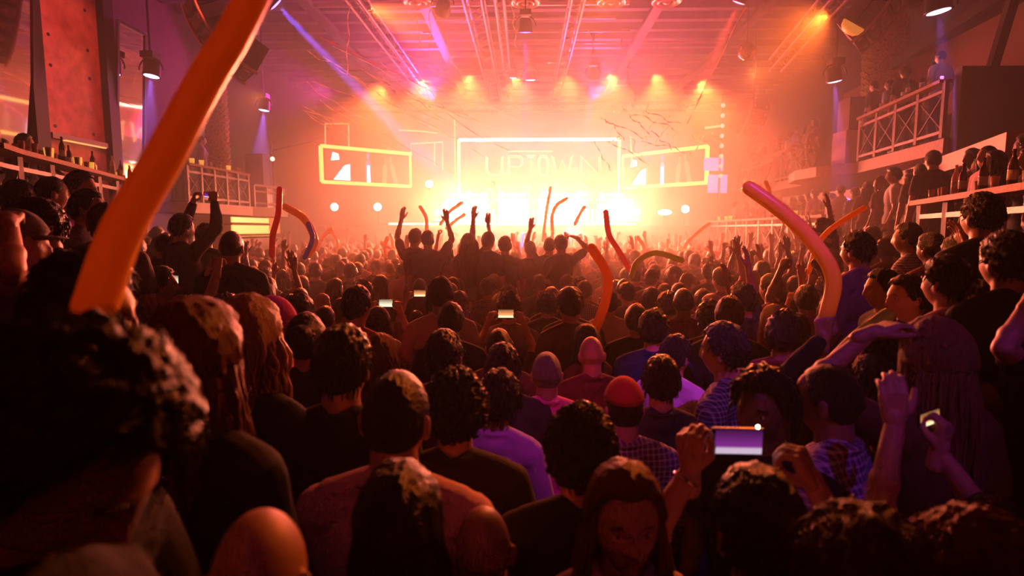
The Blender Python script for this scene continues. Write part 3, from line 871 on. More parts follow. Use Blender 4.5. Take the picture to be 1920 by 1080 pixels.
def fly(a, b, Ya, Yb, sag, wig, label, r=.012, m=None, grp='x'):
    pts = []
    for k in range(25):
        t_ = k / 24
        px = a[0] + (b[0] - a[0]) * t_ + wig * math.sin(t_ * 14 + a[0])
        py = a[1] + (b[1] - a[1]) * t_ + sag * math.sin(t_ * math.pi) + wig * math.cos(t_ * 11 + a[1])
        pts.append(at(px, py, Ya + (Yb - Ya) * t_))
    streamer(pts, label, r, m, grp)
L1 = 'thin pale streamer sweeping down from the slim truss towards the centre screen'
for k in range(30):
    x_ = rs.uniform(545, 880); y_ = rs.uniform(80, 235)
    ln = rs.uniform(40, 190)
    fly((x_, y_), (x_ + ln, y_ + ln * rs.uniform(.25, .75)), rs.uniform(12, 16), rs.uniform(16, 20), rs.uniform(-12, 16), rs.uniform(0, 2.5), L1, .010, None, 'streamers by the slim truss')
for a, b, s_, w_, lab in (((1165, 68), (1192, 205), -6, 4, 'crinkled pale streamer hanging beyond the lone truss'), ((1397, 14), (1288, 232), 0, 1, 'long straight orange streamer slanting past the mirror ball'),
                          ((600, 70), (800, 165), 0, .5, 'red laser line drawn as a paper ribbon, shooting towards the middle trusses'), ((655, 8), (650, 140), 0, 2, 'pale streamer hanging straight by the slim truss'),
                          ((780, 20), (792, 108), 4, 2, 'yellow streamer loop under the first ringed fixture'), ((806, 14), (806, 105), 3, 2, 'second yellow streamer under the first ringed fixture'),
                          ((1105, 60), (1130, 160), 4, 3, 'short crinkled streamer beside the lone truss'), ((960, 10), (968, 90), 2, 2, 'thin streamer hanging before the blue moving head')):
    fly(a, b, 12.5, 14.5, s_, w_, lab, .014, mat('laser_line_red', (.9, .03, .03), .6, trans=.4) if 'red' in lab else None, 'single streamer')  # the red one is a laser line imitated by coloured ribbon
for k in range(9):
    x_ = rs.uniform(1090, 1230); y_ = rs.uniform(195, 270)
    fly((x_, y_), (x_ + rs.uniform(30, 90), y_ + rs.uniform(20, 60)), 13, 14, rs.uniform(-8, 8), 2.5, 'dark curling streamer in front of the corner of the centre screen', .012, paperd, 'dark streamers by the centre screen corner')
for k in range(16):
    x_ = rs.uniform(1150, 1340); y_ = rs.uniform(170, 275)
    fly((x_, y_), (x_ + rs.uniform(-40, 50), y_ + rs.uniform(10, 50)), 17, 19, rs.uniform(-8, 8), 4, 'pale tangled streamer above the far side screen', .02, None, 'tangled streamers above the far side screen')
# ================================================================== people
def remesh(mb, voxel, smooth=3, fac=0.5):
    me = mb.mesh('tmp')
    o = bpy.data.objects.new('tmp', me)
    COL.objects.link(o)
    m = o.modifiers.new('r', 'REMESH'); m.mode = 'VOXEL'; m.voxel_size = voxel
    if smooth:
        s = o.modifiers.new('s', 'SMOOTH'); s.factor = fac; s.iterations = smooth
    dg = bpy.context.evaluated_depsgraph_get()
    ev = o.evaluated_get(dg)
    r = bpy.data.meshes.new_from_object(ev, depsgraph=dg)
    bpy.data.objects.remove(o)
    bpy.data.meshes.remove(me)
    n = len(r.vertices)
    v = np.empty(n * 3, dtype=np.float32); r.vertices.foreach_get('co', v)
    f = [tuple(p.vertices) for p in r.polygons]
    bpy.data.meshes.remove(r)
    return v.reshape(-1, 3), f
def arrmesh(name, parts, mats):
    """parts: list of (verts, faces, material index)"""
    V, Fc, M, o = [], [], [], 0
    for v, f, mi in parts:
        V.append(np.asarray(v, dtype=np.float32).reshape(-1, 3))
        Fc += [tuple(i + o for i in q) for q in f]
        M += ([mi] * len(f)) if not hasattr(mi, '__len__') else list(mi)
        o += len(V[-1])
    V = np.concatenate(V)
    me = bpy.data.meshes.new(name)
    me.from_pydata(V.tolist(), [], Fc)
    for m_ in mats:
        me.materials.append(m_)
    me.polygons.foreach_set('material_index', M)
    me.polygons.foreach_set('use_smooth', [True] * len(Fc))
    me.update()
    return me
NECK = Vector((0, -0.012, 1.50))
HC = Vector((0, 0.012, 1.612))      # skull centre
def smooth01(t):
    t = np.clip(t, 0, 1)
    return t * t * (3 - 2 * t)
def sphere_dirs(nu, nv):
    mb = MB().ball((0, 0, 0), 1.0, 0, nu, nv)
    return np.array(mb.v), mb.f
def skull(d):
    p = d * np.array([0.074, 0.096, 0.117])
    t = np.clip(-d[:, 2], 0, 1)
    p[:, 0] *= 1 - 0.30 * t ** 1.5
    back = d[:, 1] < 0
    p[:, 1] *= np.where(back, 1 - 0.38 * t, 1 - 0.04 * t)
    p[:, 1] *= np.where(back & (d[:, 2] > -.1), 1.05, 1.0)
    return p
def face_features(p, k=1.0):
    x, z = p[:, 0], p[:, 2]
    fr = smooth01((p[:, 1] - 0.02) / 0.04)
    g = lambda x0, z0, sx, sz: np.exp(-((x - x0) / sx) ** 2 - ((z - z0) / sz) ** 2)
    dy = 0.021 * g(0, -.030, .011, .012) + 0.013 * g(0, -.008, .008, .024)
    for s in (-1, 1):
        dy += .007 * g(s * .013, -.035, .006, .006) - .012 * g(s * .031, .003, .015, .010) + .006 * g(s * .028, .024, .022, .007) + .004 * g(s * .044, -.032, .014, .014)
    dy += .007 * g(0, -.057, .019, .004) + .007 * g(0, -.069, .016, .005) - .004 * g(0, -.063, .02, .0022) - .004 * g(0, -.081, .014, .006) + .008 * g(0, -.100, .016, .012)
    p = p.copy()
    p[:, 1] += dy * fr * k
    return p
def head_matrix(yaw=0.0, pitch=0.0, roll=0.0):
    return Matrix.Translation(NECK) @ Matrix.Rotation(yaw, 4, 'Z') @ Matrix.Rotation(-pitch, 4, 'X') @ Matrix.Rotation(roll, 4, 'Y') @ Matrix.Translation(HC - NECK)
def xf(M, v):
    v = np.asarray(v)
    R = np.array(M)[:3, :3]; t = np.array(M)[:3, 3]
    return v @ R.T + t
HANDS = {}
def hand_template(curl, voxel, spread=0.10):
    key = (curl, voxel)
    if key in HANDS: return HANDS[key]
    c = {'open': (8, 10, 8), 'relax': (25, 30, 20), 'grip': (60, 65, 35), 'point': (75, 90, 50)}[curl]
    mb = MB()
    mb.capsule((0, 0, -.045), (0, 0, .02), .0265, .027)
    roots = [(-.029, .072 if curl != 'x' else 0, .086), (-.010, .081, .091), (.010, .075, .088), (.028, .059, .080)]
    for i, (x, L_, z) in enumerate(roots):
        mb.capsule((x * .55, 0, .015), (x, 0, z), .0155, .0125)
        mb.capsule((x * .5, .008, .02), (x * .95, .006, z - .012), .0135, .0115)
        ang = 0
        p = Vector((x, 0.0, z))
        sp = (x / .03) * spread * (1 if curl == 'open' else .4)
        cc = c if not (curl == 'point' and i == 0) else (6, 8, 5)
        for q, (a, f_) in enumerate(zip(cc, (.45, .31, .24))):
            ang += math.radians(a)
            dirv = Vector((math.sin(sp) * math.cos(ang), math.sin(ang), math.cos(ang) * math.cos(sp)))
            e = p + dirv * L_ * f_ * 1.05
            mb.capsule(p, e, .0098 - .0007 * q, .0092 - .0007 * q, 10)
            p = e
    if curl in ('open', 'relax'):
        th = [(-.018, .006, .018), (-.046, .014, .045), (-.058, .022, .075), (-.062, .028, .098)]
    else:
        th = [(-.018, .006, .018), (-.040, .026, .042), (-.030, .050, .062), (-.012, .056, .074)]
    for q in range(3):
        mb.capsule(th[q], th[q + 1], (.0155, .0120, .0105)[q], (.0120, .0105, .0092)[q], 10)
    r = remesh(mb, voxel, 2, .4)
    HANDS[key] = r
    return r
def hand_matrix(wrist, d, nrm):
    z = Vector(d).normalized()
    y = Vector(nrm); y = (y - z * y.dot(z)).normalized()
    x = y.cross(z)
    M = Matrix((x, y, z)).transposed().to_4x4()
    M.translation = Vector(wrist)
    return M
# arm poses: (upper arm direction, forearm direction, finger direction, palm normal, hand shape) for the +x side
ARM = {
    'down': ((.22, -.05, -1), (-.05, .38, -1), (-.05, .30, -1), (-1, .1, 0), 'relax'),
    'up': ((.55, .30, .75), (-.25, .10, 1), (-.1, .1, 1), (-.1, 1, 0), 'open'),
    'high': ((.30, .15, 1), (.02, .15, 1), (0, .1, 1), (0, 1, 0), 'open'),
    'fist': ((.40, .25, .85), (-.1, .15, 1), (-.05, .15, 1), (-.7, .7, 0), 'grip'),
    'point': ((.30, .45, .85), (0, .35, 1), (.05, .30, 1), (0, 1, -.3), 'point'),
    'phone': ((.10, .80, .25), (-.45, .35, .95), (-.55, .15, .8), (-.65, .75, 0), 'grip'),
    'film': ((.22, .62, .75), (-.38, .22, 1), (-.35, .1, .9), (-.75, .65, 0), 'grip'),
    'drink': ((.35, .05, -1), (-.35, 1, .25), (-.4, 1, .2), (-1, 0, .2), 'grip'),
    'hip': ((.75, -.35, -1), (-.95, .55, -.25), (-.8, .3, -.6), (0, 0, -1), 'relax'),
    'clap': ((.30, .55, -.35), (-.55, .45, 1), (-.3, .3, 1), (-1, .2, 0), 'open'),
    'hair': ((1, .15, .55), (-.9, -.05, .75), (-.9, 0, .3), (-.2, 0, -1), 'relax'),
    'lean': ((.35, .65, -.75), (-.3, 1, .1), (-.5, 1, 0), (0, 0, -1), 'relax'),
    'wide': ((1, .1, .25), (.35, .15, 1), (.1, .1, 1), (-.2, 1, 0), 'open'),
}
def V3(t, s): return Vector((t[0] * s, t[1], t[2])).normalized()
BODYC = {}
def body_meshes(armL, armR, fem=False, hy=0.0, hp=0.0, lod=1, sleeve='short', hr=0.0, stout=1.0, lean=0.0):
    key = (armL, armR, fem, hy, hp, lod, sleeve, hr, stout, lean)
    if key in BODYC: return BODYC[key]
    vox = {0: .0052, 1: .0085, 2: .0145}[lod]
    hvx = {0: .004, 1: .0048, 2: .0075}[lod]
    b, sh = MB(), MB()
    q = .016
    sw = .160 if fem else .182
    S = stout
    def both(fn):
        fn(b, 0.0); fn(sh, q)
    def both2(fn):
        fn(b, 0.0)
        if sleeve != 'tank': fn(sh, q)
    for s in (-1, 1):
        both2(lambda m, e: m.capsule((s * .02, -.012, 1.425), (s * (sw - .025), -.012, 1.385), .052 + e, .056 + e, 16))
    both(lambda m, e: m.ball((0, .0, 1.27), ((.150 if fem else .168) * S + e, (.105) * S + e, .185 + e), 0, 24, 16))
    both(lambda m, e: m.ball((0, .0, 1.09), ((.122 if fem else .148) * S + e, (.092) * S + e, .17 + e), 0, 24, 16))
    both(lambda m, e: m.ball((0, .0, .93), (.165 * S + e, .112 * S + e, .14 + e * .6), 0, 24, 16))
    if fem:
        for s in (-1, 1):
            both(lambda m, e: m.ball((s * .060, .070, 1.265), (.068 + e * .7, .055 + e * .7, .070 + e * .7), 0, 14, 10))
    nr = .047 if fem else .057
    Mh = head_matrix(hy, hp, hr)
    top = Mh @ Vector((0, -.022, -.06))
    b.capsule((0, -.022, 1.40), top, nr + .006, nr, 18)
    for s in (-1, 1):
        both2(lambda m, e: m.capsule((s * .03, -.03, 1.478), (s * (sw - .03), -.018, 1.415), .030 + e * .6, .042 + e * .8, 12))
    if sleeve == 'tank':
        for s in (-1, 1):
            sh.tube([(s * .095, .085, 1.34), (s * .10, .045, 1.43), (s * .10, -.015, 1.462), (s * .10, -.07, 1.43), (s * .09, -.095, 1.34)], .014, 8)
    else:
        sh.ball((0, -.045, 1.415), (.085, .058, .068), 0, 16, 10)
        sh.ball((0, .03, 1.38), (.085, .058, .06), 0, 16, 10)
        sh.ring((0, -.020, 1.474), nr + .014, .010, 20, 8, rot=Matrix.Rotation(-.25, 3, 'X'))
    hem = [(-.0, z_) for z_ in (0,)]
    for zz, ex in ((.86, 1.0),):
        nh = 28
        ring0 = [(math.cos(6.2832 * j / nh) * (.182 * S), math.sin(6.2832 * j / nh) * (.128 * S), zz) for j in range(nh)]
        ring1 = [(math.cos(6.2832 * j / nh) * (.168 * S), math.sin(6.2832 * j / nh) * (.115 * S), 1.0) for j in range(nh)]
        sh.add(ring0 + ring1, [tuple(range(nh - 1, -1, -1)), tuple(range(nh, 2 * nh))] + [(j, (j + 1) % nh, nh + (j + 1) % nh, nh + j) for j in range(nh)])
    wr = []
    hands = []
    for s, nm in ((-1, armL), (1, armR)):
        if len(ARM[nm]) == 4:
            W0, hd, pn, hs = ARM[nm]
            Sh = Vector((sw, -.012, 1.40)); W0 = Vector(W0); D_ = W0 - Sh
            dd_ = min(D_.length, .528); D_.normalize()
            ca = (.285 ** 2 + dd_ ** 2 - .245 ** 2) / (2 * .285 * dd_)
            pole = Vector((.7, -.1, -1)); pole = (pole - D_ * pole.dot(D_)).normalized()
            ua = D_ * ca + pole * math.sqrt(max(0, 1 - ca * ca))
            fa = Sh + D_ * dd_ - (Sh + ua * .285)
        else:
            ua, fa, hd, pn, hs = ARM[nm]
        ua, fa, hd, pn = V3(ua, s), V3(fa, s), V3(hd, s), V3(pn, s)
        Sh = Vector((s * sw, -.012, 1.385 + (.025 if ua.z > .2 else 0)))
        E = Sh + ua * .285
        W = E + fa * .245
        ar = .045 if fem else .053
        b.capsule(Sh, E, ar + .005, ar - .013, 14)
        b.ball(Sh.lerp(E, .35), (ar + .004,) * 3, 0, 12, 8)
        b.capsule(E, W, ar - .012, .027 if not fem else .023, 14)
        b.ball(E.lerp(W, .28), (ar - .008,) * 3, 0, 12, 8)
        if sleeve == 'short':
            sh.capsule(Sh, Sh.lerp(E, .62), ar + .013, ar + .012, 14)
        elif sleeve == 'long':
            sh.capsule(Sh, E, ar + .013, ar + .002, 14)
            sh.capsule(E, E.lerp(W, .92), ar + .002, .038, 14)
        hv, hf = hand_template(hs, hvx)
        hv = hv * np.array([-s * -1 if False else 1, 1, 1])
        if s < 0:
            hv = hv * np.array([-1, 1, 1])
            hf = [tuple(reversed(x)) for x in hf]
        M = hand_matrix(W, hd, pn)
        sc = .93 if fem else 1.02
        hands.append((xf(M, hv * sc), hf, 0))
        wr.append((W, hd, pn, E))
    # legs
    leg, shoe = MB(), MB()
    for s in (-1, 1):
        H, K, A = (s * .088, 0, .90), (s * .098, .025, .49), (s * .105, -.02, .085)
        b.capsule(H, K, .083, .054, 14); b.capsule(K, A, .052, .036, 14)
        b.capsule((s * .105, -.05, .045), (s * .13, .13, .035), .04, .034, 12)
        leg.capsule(H, K, .099, .073, 14); leg.capsule(K, (s * .105, -.015, .11), .072, .060, 14)
        shoe.capsule((s * .105, -.06, .052), (s * .13, .14, .045), .050, .043, 12)
    leg.ball((0, 0, .90), (.174 * S, .122 * S, .10), 0, 20, 12)
    # head
    d, f = sphere_dirs(56, 40)
    hv = face_features(skull(d), 1.15 if lod == 2 else 1.0)
    hv = xf(Mh, hv)
    b.add([tuple(p) for p in hv], f)
    for s in (-1, 1):
        R = Mh.to_3x3() @ Matrix.Rotation(s * .35, 3, 'Z')
        b.ball(Mh @ Vector((s * .077, -.012, -.012)), (.011, .020, .031), 0, 14, 10, R)
        b.ball(Mh @ Vector((s * .083, -.018, .002)), (.007, .016, .020), 0, 12, 8, R)
    bv, bf = remesh(b, vox, 3 if lod < 2 else 2, .45 if lod < 2 else .3)
    # lip colour
    inv = Mh.inverted()
    loc = xf(inv, bv)
    mi = []
    lipmask = (np.abs(loc[:, 0]) < .022 * (1 - .0)) & (np.abs(loc[:, 2] + .063) < .0105 - .25 * np.abs(loc[:, 0])) & (loc[:, 1] > .05)
    for q_ in bf:
        mi.append(1 if lipmask[q_[0]] and lipmask[q_[2]] else 0)
    parts = [(bv, bf, mi)] + hands
    eye = MB()
    for s in (-1, 1):
        eye.ball((s * .031, .0680, .003), .0122, 0, 14, 10)
    parts.append((xf(Mh, eye.v), eye.f, 2))
    ir = MB()
    for s in (-1, 1):
        ir.ball((s * .031, .0775, .002), (.0058, .0036, .0058), 0, 10, 6)
    parts.append((xf(Mh, ir.v), ir.f, 3))
    bm = arrmesh('person_body', parts, [MATS['skin_a'], MATS['lips'], MATS['eye_white'], MATS['iris']])
    sv, sf = remesh(sh, vox * 1.25 if lod < 2 else .016, 3)
    # cloth folds
    if lod < 2:
        nn = np.array([noise.noise(Vector((p[0] * 9, p[1] * 9, p[2] * 5.5))) + .5 * noise.noise(Vector((p[0] * 22 + 7, p[1] * 22, p[2] * 13))) for p in sv])
        c = np.stack([sv[:, 0] * .0, sv[:, 1] * 0, sv[:, 2]], axis=1)
        out = sv - c; out[:, 2] = 0
        ln = np.maximum(np.linalg.norm(out, axis=1), .05)
        sv = sv + out / ln[:, None] * (nn * .011 + .004)[:, None]
    sm = arrmesh('shirt', [(sv, sf, 0)], [MATS['cloth_black']])
    lv, lf = remesh(leg, .018, 3)
    tm = arrmesh('trousers', [(lv, lf, 0)], [MATS['denim']])
    hm = shoe.mesh('shoes', [MATS['shoe']], True)
    r = dict(body=bm, shirt=sm, trousers=tm, shoes=hm, head=Mh, wrists=wr)
    BODYC[key] = r
    return r
HAIRC = {}
def hairline(d):
    az = np.abs(np.degrees(np.arctan2(d[:, 0], d[:, 1])))
    return np.interp(az, [0, 35, 55, 72, 84, 98, 112, 140, 180], [.60, .62, .50, .12, -.12, -.10, -.38, -.55, -.60])
def hair_mesh(kind, lod=1, seed=0):
    key = (kind, lod, seed)
    if key in HAIRC: return HAIRC[key]
    rr = random.Random(seed * 31 + hash(kind) % 7 if False else seed * 31 + len(kind))
    nu, nv = {0: (120, 84), 1: (84, 60), 2: (44, 30)}[lod]
    d, f = sphere_dirs(nu, nv)
    p = skull(d)
    hl = hairline(d)
    m = smooth01((d[:, 2] - hl) / .10)
    th = {'short': .014, 'buzz': .006, 'curly': .030, 'long': .020, 'bob': .022, 'bun': .012, 'quiff': .016, 'cap': .008, 'thick': .024}[kind]
    amp = {'short': .006, 'buzz': .0015, 'curly': .016, 'long': .006, 'bob': .006, 'bun': .004, 'quiff': .009, 'cap': .003, 'thick': .012}[kind]
    fq = {'short': 16, 'buzz': 30, 'curly': 26, 'long': 9, 'bob': 9, 'bun': 14, 'quiff': 12, 'cap': 14, 'thick': 15}[kind]
    nz = np.array([noise.noise(Vector((x * fq * 8 / 8 + seed, y * fq, z * fq * (.35 if kind in ('long', 'bob') else .8)))) for x, y, z in (d * .35)])
    nz2 = np.array([noise.noise(Vector((x * fq * 3 + 5 + seed, y * fq * 3, z * fq * (1 if kind in ('long', 'bob') else 3)))) for x, y, z in (d * .35)])
    off = th * m + amp * (nz + .6 * nz2) * m - .012 * (1 - m)
    if kind in ('quiff', 'short', 'thick'):
        off += m * .008 * np.clip(d[:, 2], 0, 1)
    if kind == 'quiff':
        off += m * .022 * np.clip(d[:, 1], 0, 1) * np.clip(d[:, 2], 0, 1) * 2
    n_ = d / np.array([0.074, 0.096, 0.117]); n_ /= np.linalg.norm(n_, axis=1)[:, None]
    parts = [(p + n_ * off[:, None], f, 0)]
    lk = MB()
    nl = {0: 1.0, 1: .6, 2: .22}[lod]
    if kind in ('long', 'bob'):
        Lh = .50 if kind == 'long' else .24
        cnt = int((420 if kind == 'long' else 300) * nl)
        wdt = {0: .0055, 1: .007, 2: .012}[lod]
        for i in range(cnt):
            a = rr.uniform(68, 292)      # azimuth measured from the face, all round the back
            ar_ = math.radians(a)
            el = rr.uniform(-.1, .75)
            dd = np.array([[math.sin(ar_) * math.cos(el), math.cos(ar_) * math.cos(el), math.sin(el)]])
            s0 = skull(dd)[0] * 1.10
            pts = [Vector(s0)]
            ln = Lh * rr.uniform(.72, 1.05)
            side = abs(math.sin(ar_))
            hx, hy_ = math.sin(ar_), math.cos(ar_)
            kk = 8 if lod < 2 else 5
            ph = rr.uniform(0, 6.28)
            R0 = rr.uniform(.074, .106)
            for k in range(1, kk + 1):
                t = k / kk
                z = s0[2] - ln * t
                rad = R0 + .012 * math.sin(t * 3) + (.012 if kind == 'long' else .014) * t * side
                if kind == 'bob' and t > .7: rad -= .01 * (t - .7) / .3
                wv = .006 * math.sin(ph + t * 9)
                tx, ty = hx * rad * .92 + wv, hy_ * rad * 1.02 - .012 + wv
                w0 = min(1, t * 2.2)
                pts.append(Vector((s0[0] * (1 - w0) + tx * w0, s0[1] * (1 - w0) + ty * w0, z)))
            lk.tube(pts, [wdt * (1 - .75 * (k / kk) ** 2) * rr.uniform(.8, 1.25) for k in range(kk + 1)], 5)
    elif kind in ('curly', 'thick', 'short', 'quiff') and lod < 2:
        cnt = {'curly': 900, 'thick': 700, 'short': 700, 'quiff': 600}[kind]
        cnt = int(cnt * nl)
        ll = {'curly': .030, 'thick': .034, 'short': .020, 'quiff': .030}[kind]
        for i in range(cnt):
            v = Vector((rr.gauss(0, 1), rr.gauss(0, 1), rr.gauss(0, 1))).normalized()
            dd = np.array([[v.x, v.y, v.z]])
            if v.z < hairline(dd)[0] + .06: continue
            s0 = Vector(skull(dd)[0]); nn_ = Vector((v.x / .074, v.y / .096, v.z / .117)).normalized()
            tg = nn_.cross(Vector((rr.uniform(-1, 1), rr.uniform(-1, 1), .3))).normalized()
            if kind != 'curly':
                tg = (Vector((0, -.4 if v.z > .3 else 0, -1)) - nn_ * nn_.dot(Vector((0, -.4 if v.z > .3 else 0, -1)))).normalized() + tg * .5
            b0 = s0 + nn_ * (th * .55)
            if kind == 'curly':
                pts = [b0, b0 + nn_ * ll * .45 + tg * .008, b0 + nn_ * ll * .75 - tg * .005, b0 + nn_ * ll * .7 + tg * -.014]
            else:
                pts = [b0, b0 + nn_ * ll * .4 + tg * ll * .3, b0 + nn_ * ll * .55 + tg * ll * .8, b0 + nn_ * ll * .5 + tg * ll * 1.25]
            w0 = rr.uniform(.0022, .0040)
            lk.tube(pts, [w0, w0 * 1.1, w0 * .8, w0 * .25], 4)
    if kind == 'bun':
        parts.append((np.array(MB().ball((0, -.11, .05), (.045, .04, .042), 0, 18, 12).v), MB().ball((0, -.11, .05), (.045, .04, .042), 0, 18, 12).f, 0))
    if lod < 2:   # eyebrows
        for s in (-1, 1):
            lk.tube([(s * .014, .0905, .021), (s * .030, .0890, .027), (s * .046, .0760, .020)], [.0022, .0030, .0014], 5)
    if lk.v:
        parts.append((np.array([tuple(q) for q in lk.v]), lk.f, 0))
    me = arrmesh('hair', parts, [MATS['hair_black']])
    HAIRC[key] = me
    return me
def cap_mesh(back=False):
    d, f = sphere_dirs(40, 28)
    p = skull(d) * 1.09
    m = smooth01((d[:, 2] - .22) / .06)
    n_ = d / np.linalg.norm(d, axis=1)[:, None]
    p = p + n_ * (.010 * m - .022 * (1 - m))[:, None]
    p[:, 2] += .008 * m
    mb = MB()
    s = -1 if back else 1
    pts0, pts1 = [], []
    for k in range(13):
        a = math.radians(-62 + k * 124 / 12)
        pts0.append((math.sin(a) * .080, s * math.cos(a) * .100, .040))
        pts1.append((math.sin(a) * .082, s * (math.cos(a) * .100 + .065 * math.cos(a * 1.3)), .030 - .008 * abs(math.sin(a))))
    vv = pts0 + pts1 + [(x, y, z - .004) for x, y, z in pts0 + pts1]
    ff = []
    for k in range(12):
        ff += [(k, k + 1, 14 + k, 13 + k), (26 + k + 1, 26 + k, 39 + k, 40 + k), (13 + k, 14 + k, 40 + k, 39 + k)]
    me = arrmesh('cap', [(p, f, 0), (vv, ff, 0), (MB().ball((0, -.01, .139), (.008, .008, .005), 0, 8, 6).v, MB().ball((0, 0, 0), 1, 0, 8, 6).f, 0)], [MATS['cloth_red']])
    return me
# ---- colours of people
mat('skin_a', (0.55, 0.30, 0.20), 0.5, bump=0.03, bscale=150)
mat('skin_b', (0.36, 0.19, 0.12), 0.5, bump=0.03, bscale=150)
mat('skin_c', (0.17, 0.085, 0.055), 0.45, bump=0.03, bscale=150)
mat('lips', (0.42, 0.12, 0.10), 0.4)
mat('eye_white', (0.75, 0.72, 0.68), 0.2)
mat('iris', (0.03, 0.015, 0.01), 0.1)
hairst = (18, 18, 3)
mat('hair_black', (0.014, 0.010, 0.008), 0.33, bump=0.8, bscale=14, stretch=hairst)
mat('hair_brown', (0.13, 0.055, 0.025), 0.38, bump=0.8, bscale=14, stretch=hairst, trans=.4)
mat('hair_auburn', (0.26, 0.075, 0.02), 0.38, bump=0.8, bscale=14, stretch=hairst, trans=.4)
mat('hair_blonde', (0.50, 0.30, 0.12), 0.4, bump=0.8, bscale=14, stretch=hairst, trans=.4)
mat('hair_grey', (0.16, 0.14, 0.13), 0.5, bump=0.6, bscale=14, stretch=hairst)
def cloth(n, c, **k): return mat('cloth_' + n, c, 0.85, bump=0.25, bscale=160, sheen=0.02, spec=.25, **k)
cloth('black', (0.012, 0.011, 0.014)); cloth('charcoal', (0.045, 0.042, 0.048)); cloth('navy', (0.02, 0.025, 0.07))
cloth('white', (0.62, 0.60, 0.60)); cloth('pink', (0.72, 0.42, 0.50)); cloth('red', (0.50, 0.04, 0.03)); cloth('purple', (0.24, 0.07, 0.34))
cloth('magenta', (0.70, 0.10, 0.40)); cloth('grey', (0.20, 0.19, 0.20)); cloth('brown', (0.14, 0.07, 0.04)); cloth('violet', (0.42, 0.30, 0.70)); cloth('maroon', (0.16, 0.025, 0.03)); cloth('olive', (0.10, 0.09, 0.05))
cloth('blue', (0.08, 0.14, 0.40))
mat('denim', (0.03, 0.04, 0.08), 0.9); mat('shoe', (0.02, 0.018, 0.018), 0.5)
def plaid(name, c1, c2, sc):
    m = mat('cloth_' + name, c1, 0.85)
    nt = m.node_tree; b = nt.nodes['Principled BSDF']
    tc = nt.nodes.new('ShaderNodeTexCoord')
    acc = None
    for ax, dr in (('X', 'X'), ('Z', 'Z')):
        wv = nt.nodes.new('ShaderNodeTexWave'); wv.wave_type = 'BANDS'; wv.bands_direction = dr
        wv.inputs['Scale'].default_value = sc
        nt.links.new(tc.outputs['Object'], wv.inputs['Vector'])
        rp = nt.nodes.new('ShaderNodeMath'); rp.operation = 'GREATER_THAN'; rp.inputs[1].default_value = 0.78
        nt.links.new(wv.outputs['Fac'], rp.inputs[0])
        if acc is None: acc = rp
        else:
            ad = nt.nodes.new('ShaderNodeMath'); ad.operation = 'ADD'
            nt.links.new(acc.outputs[0], ad.inputs[0]); nt.links.new(rp.outputs[0], ad.inputs[1]); acc = ad
    dv = nt.nodes.new('ShaderNodeMath'); dv.operation = 'MULTIPLY'; dv.inputs[1].default_value = 0.5
    nt.links.new(acc.outputs[0], dv.inputs[0])
    mx = nt.nodes.new('ShaderNodeMix'); mx.data_type = 'RGBA'
    mx.inputs['A'].default_value = (*c1, 1); mx.inputs['B'].default_value = (*c2, 1)
    nt.links.new(dv.outputs[0], mx.inputs['Factor'])
    nt.links.new(mx.outputs['Result'], b.inputs['Base Color'])
plaid('plaid', (0.16, 0.07, 0.22), (0.75, 0.65, 0.85), 13)
plaid('check', (0.05, 0.06, 0.16), (0.55, 0.45, 0.75), 16)
def setmat(o, name, slot=0):
    o.material_slots[slot].link = 'OBJECT'
    o.material_slots[slot].material = MATS[name]
CAPM = {}
def person(label, x, y, z, s=1.0, yaw=0.0, arms=('down', 'down'), fem=False, hy=0.0, hp=0.0, hr=0.0, lod=1, hair='short', hc='hair_black',
           shirt='black', sleeve='short', skin='skin_a', group=None, hat=None, hatc='cloth_red', stout=1.0, seed=0, tilt=0.0, hscale=1.0):
    """a standing person facing +y, turned by yaw (radians, counter-clockwise)"""
    B = body_meshes(arms[0], arms[1], fem, hy, hp, lod, sleeve, hr, stout)
    root = linkobj('person', B['body'], None, (x, y, z), (tilt, 0, yaw), (s, s, s))
    tag(root, label, 'person', group)
    setmat(root, skin)
    sh = linkobj('dress' if False else 'shirt', B['shirt'], root); setmat(sh, 'cloth_' + shirt)
    linkobj('trousers', B['trousers'], root)
    linkobj('shoes', B['shoes'], root)
    if hair and hair != 'bald':
        h = linkobj('hair', hair_mesh(hair, lod, seed), root)
        h.matrix_local = B['head'] @ Matrix.Scale(hscale, 4)
        setmat(h, hc)
    if hat:
        if hat not in CAPM: CAPM[hat] = cap_mesh(hat == 'back')
        c = linkobj('cap', CAPM[hat], root); c.matrix_local = B['head']; setmat(c, hatc)
    return root, B
LEVELS = [0.0, 0.45, 1.38, 1.65]
def place(label, px, py, w_, f=0.0, smin=.9, smax=1.08, **k):
    """stand someone so that the crown shows at photo pixel (px, py) with a head about w_ pixels wide"""
    d0 = .165 * F / w_
    s = (zat(py, d0) - f) / 1.745
    s2 = max(smin, min(smax, s))
    d = d0
    if abs(s2 - s) > 1e-3 and abs(py - 430) > 25:
        dd = (CAMH - f - 1.745 * s2) * F / (py - 430)
        if 0.6 < dd / d0 < 1.7: d = dd
        else: d = d0 * (1.3 if dd > d0 else .8)
    return person(label, xat(px, d), d, f, s2, **k)
# ================================================================== people near the camera, one by one
R90 = math.pi / 2
def rad(a): return math.radians(a)
struct(MB().prism([(-3, -4), (3, -4), (3, 1.4), (-3, 1.4)], 0, 0.2).obj('floor_step', carpet))
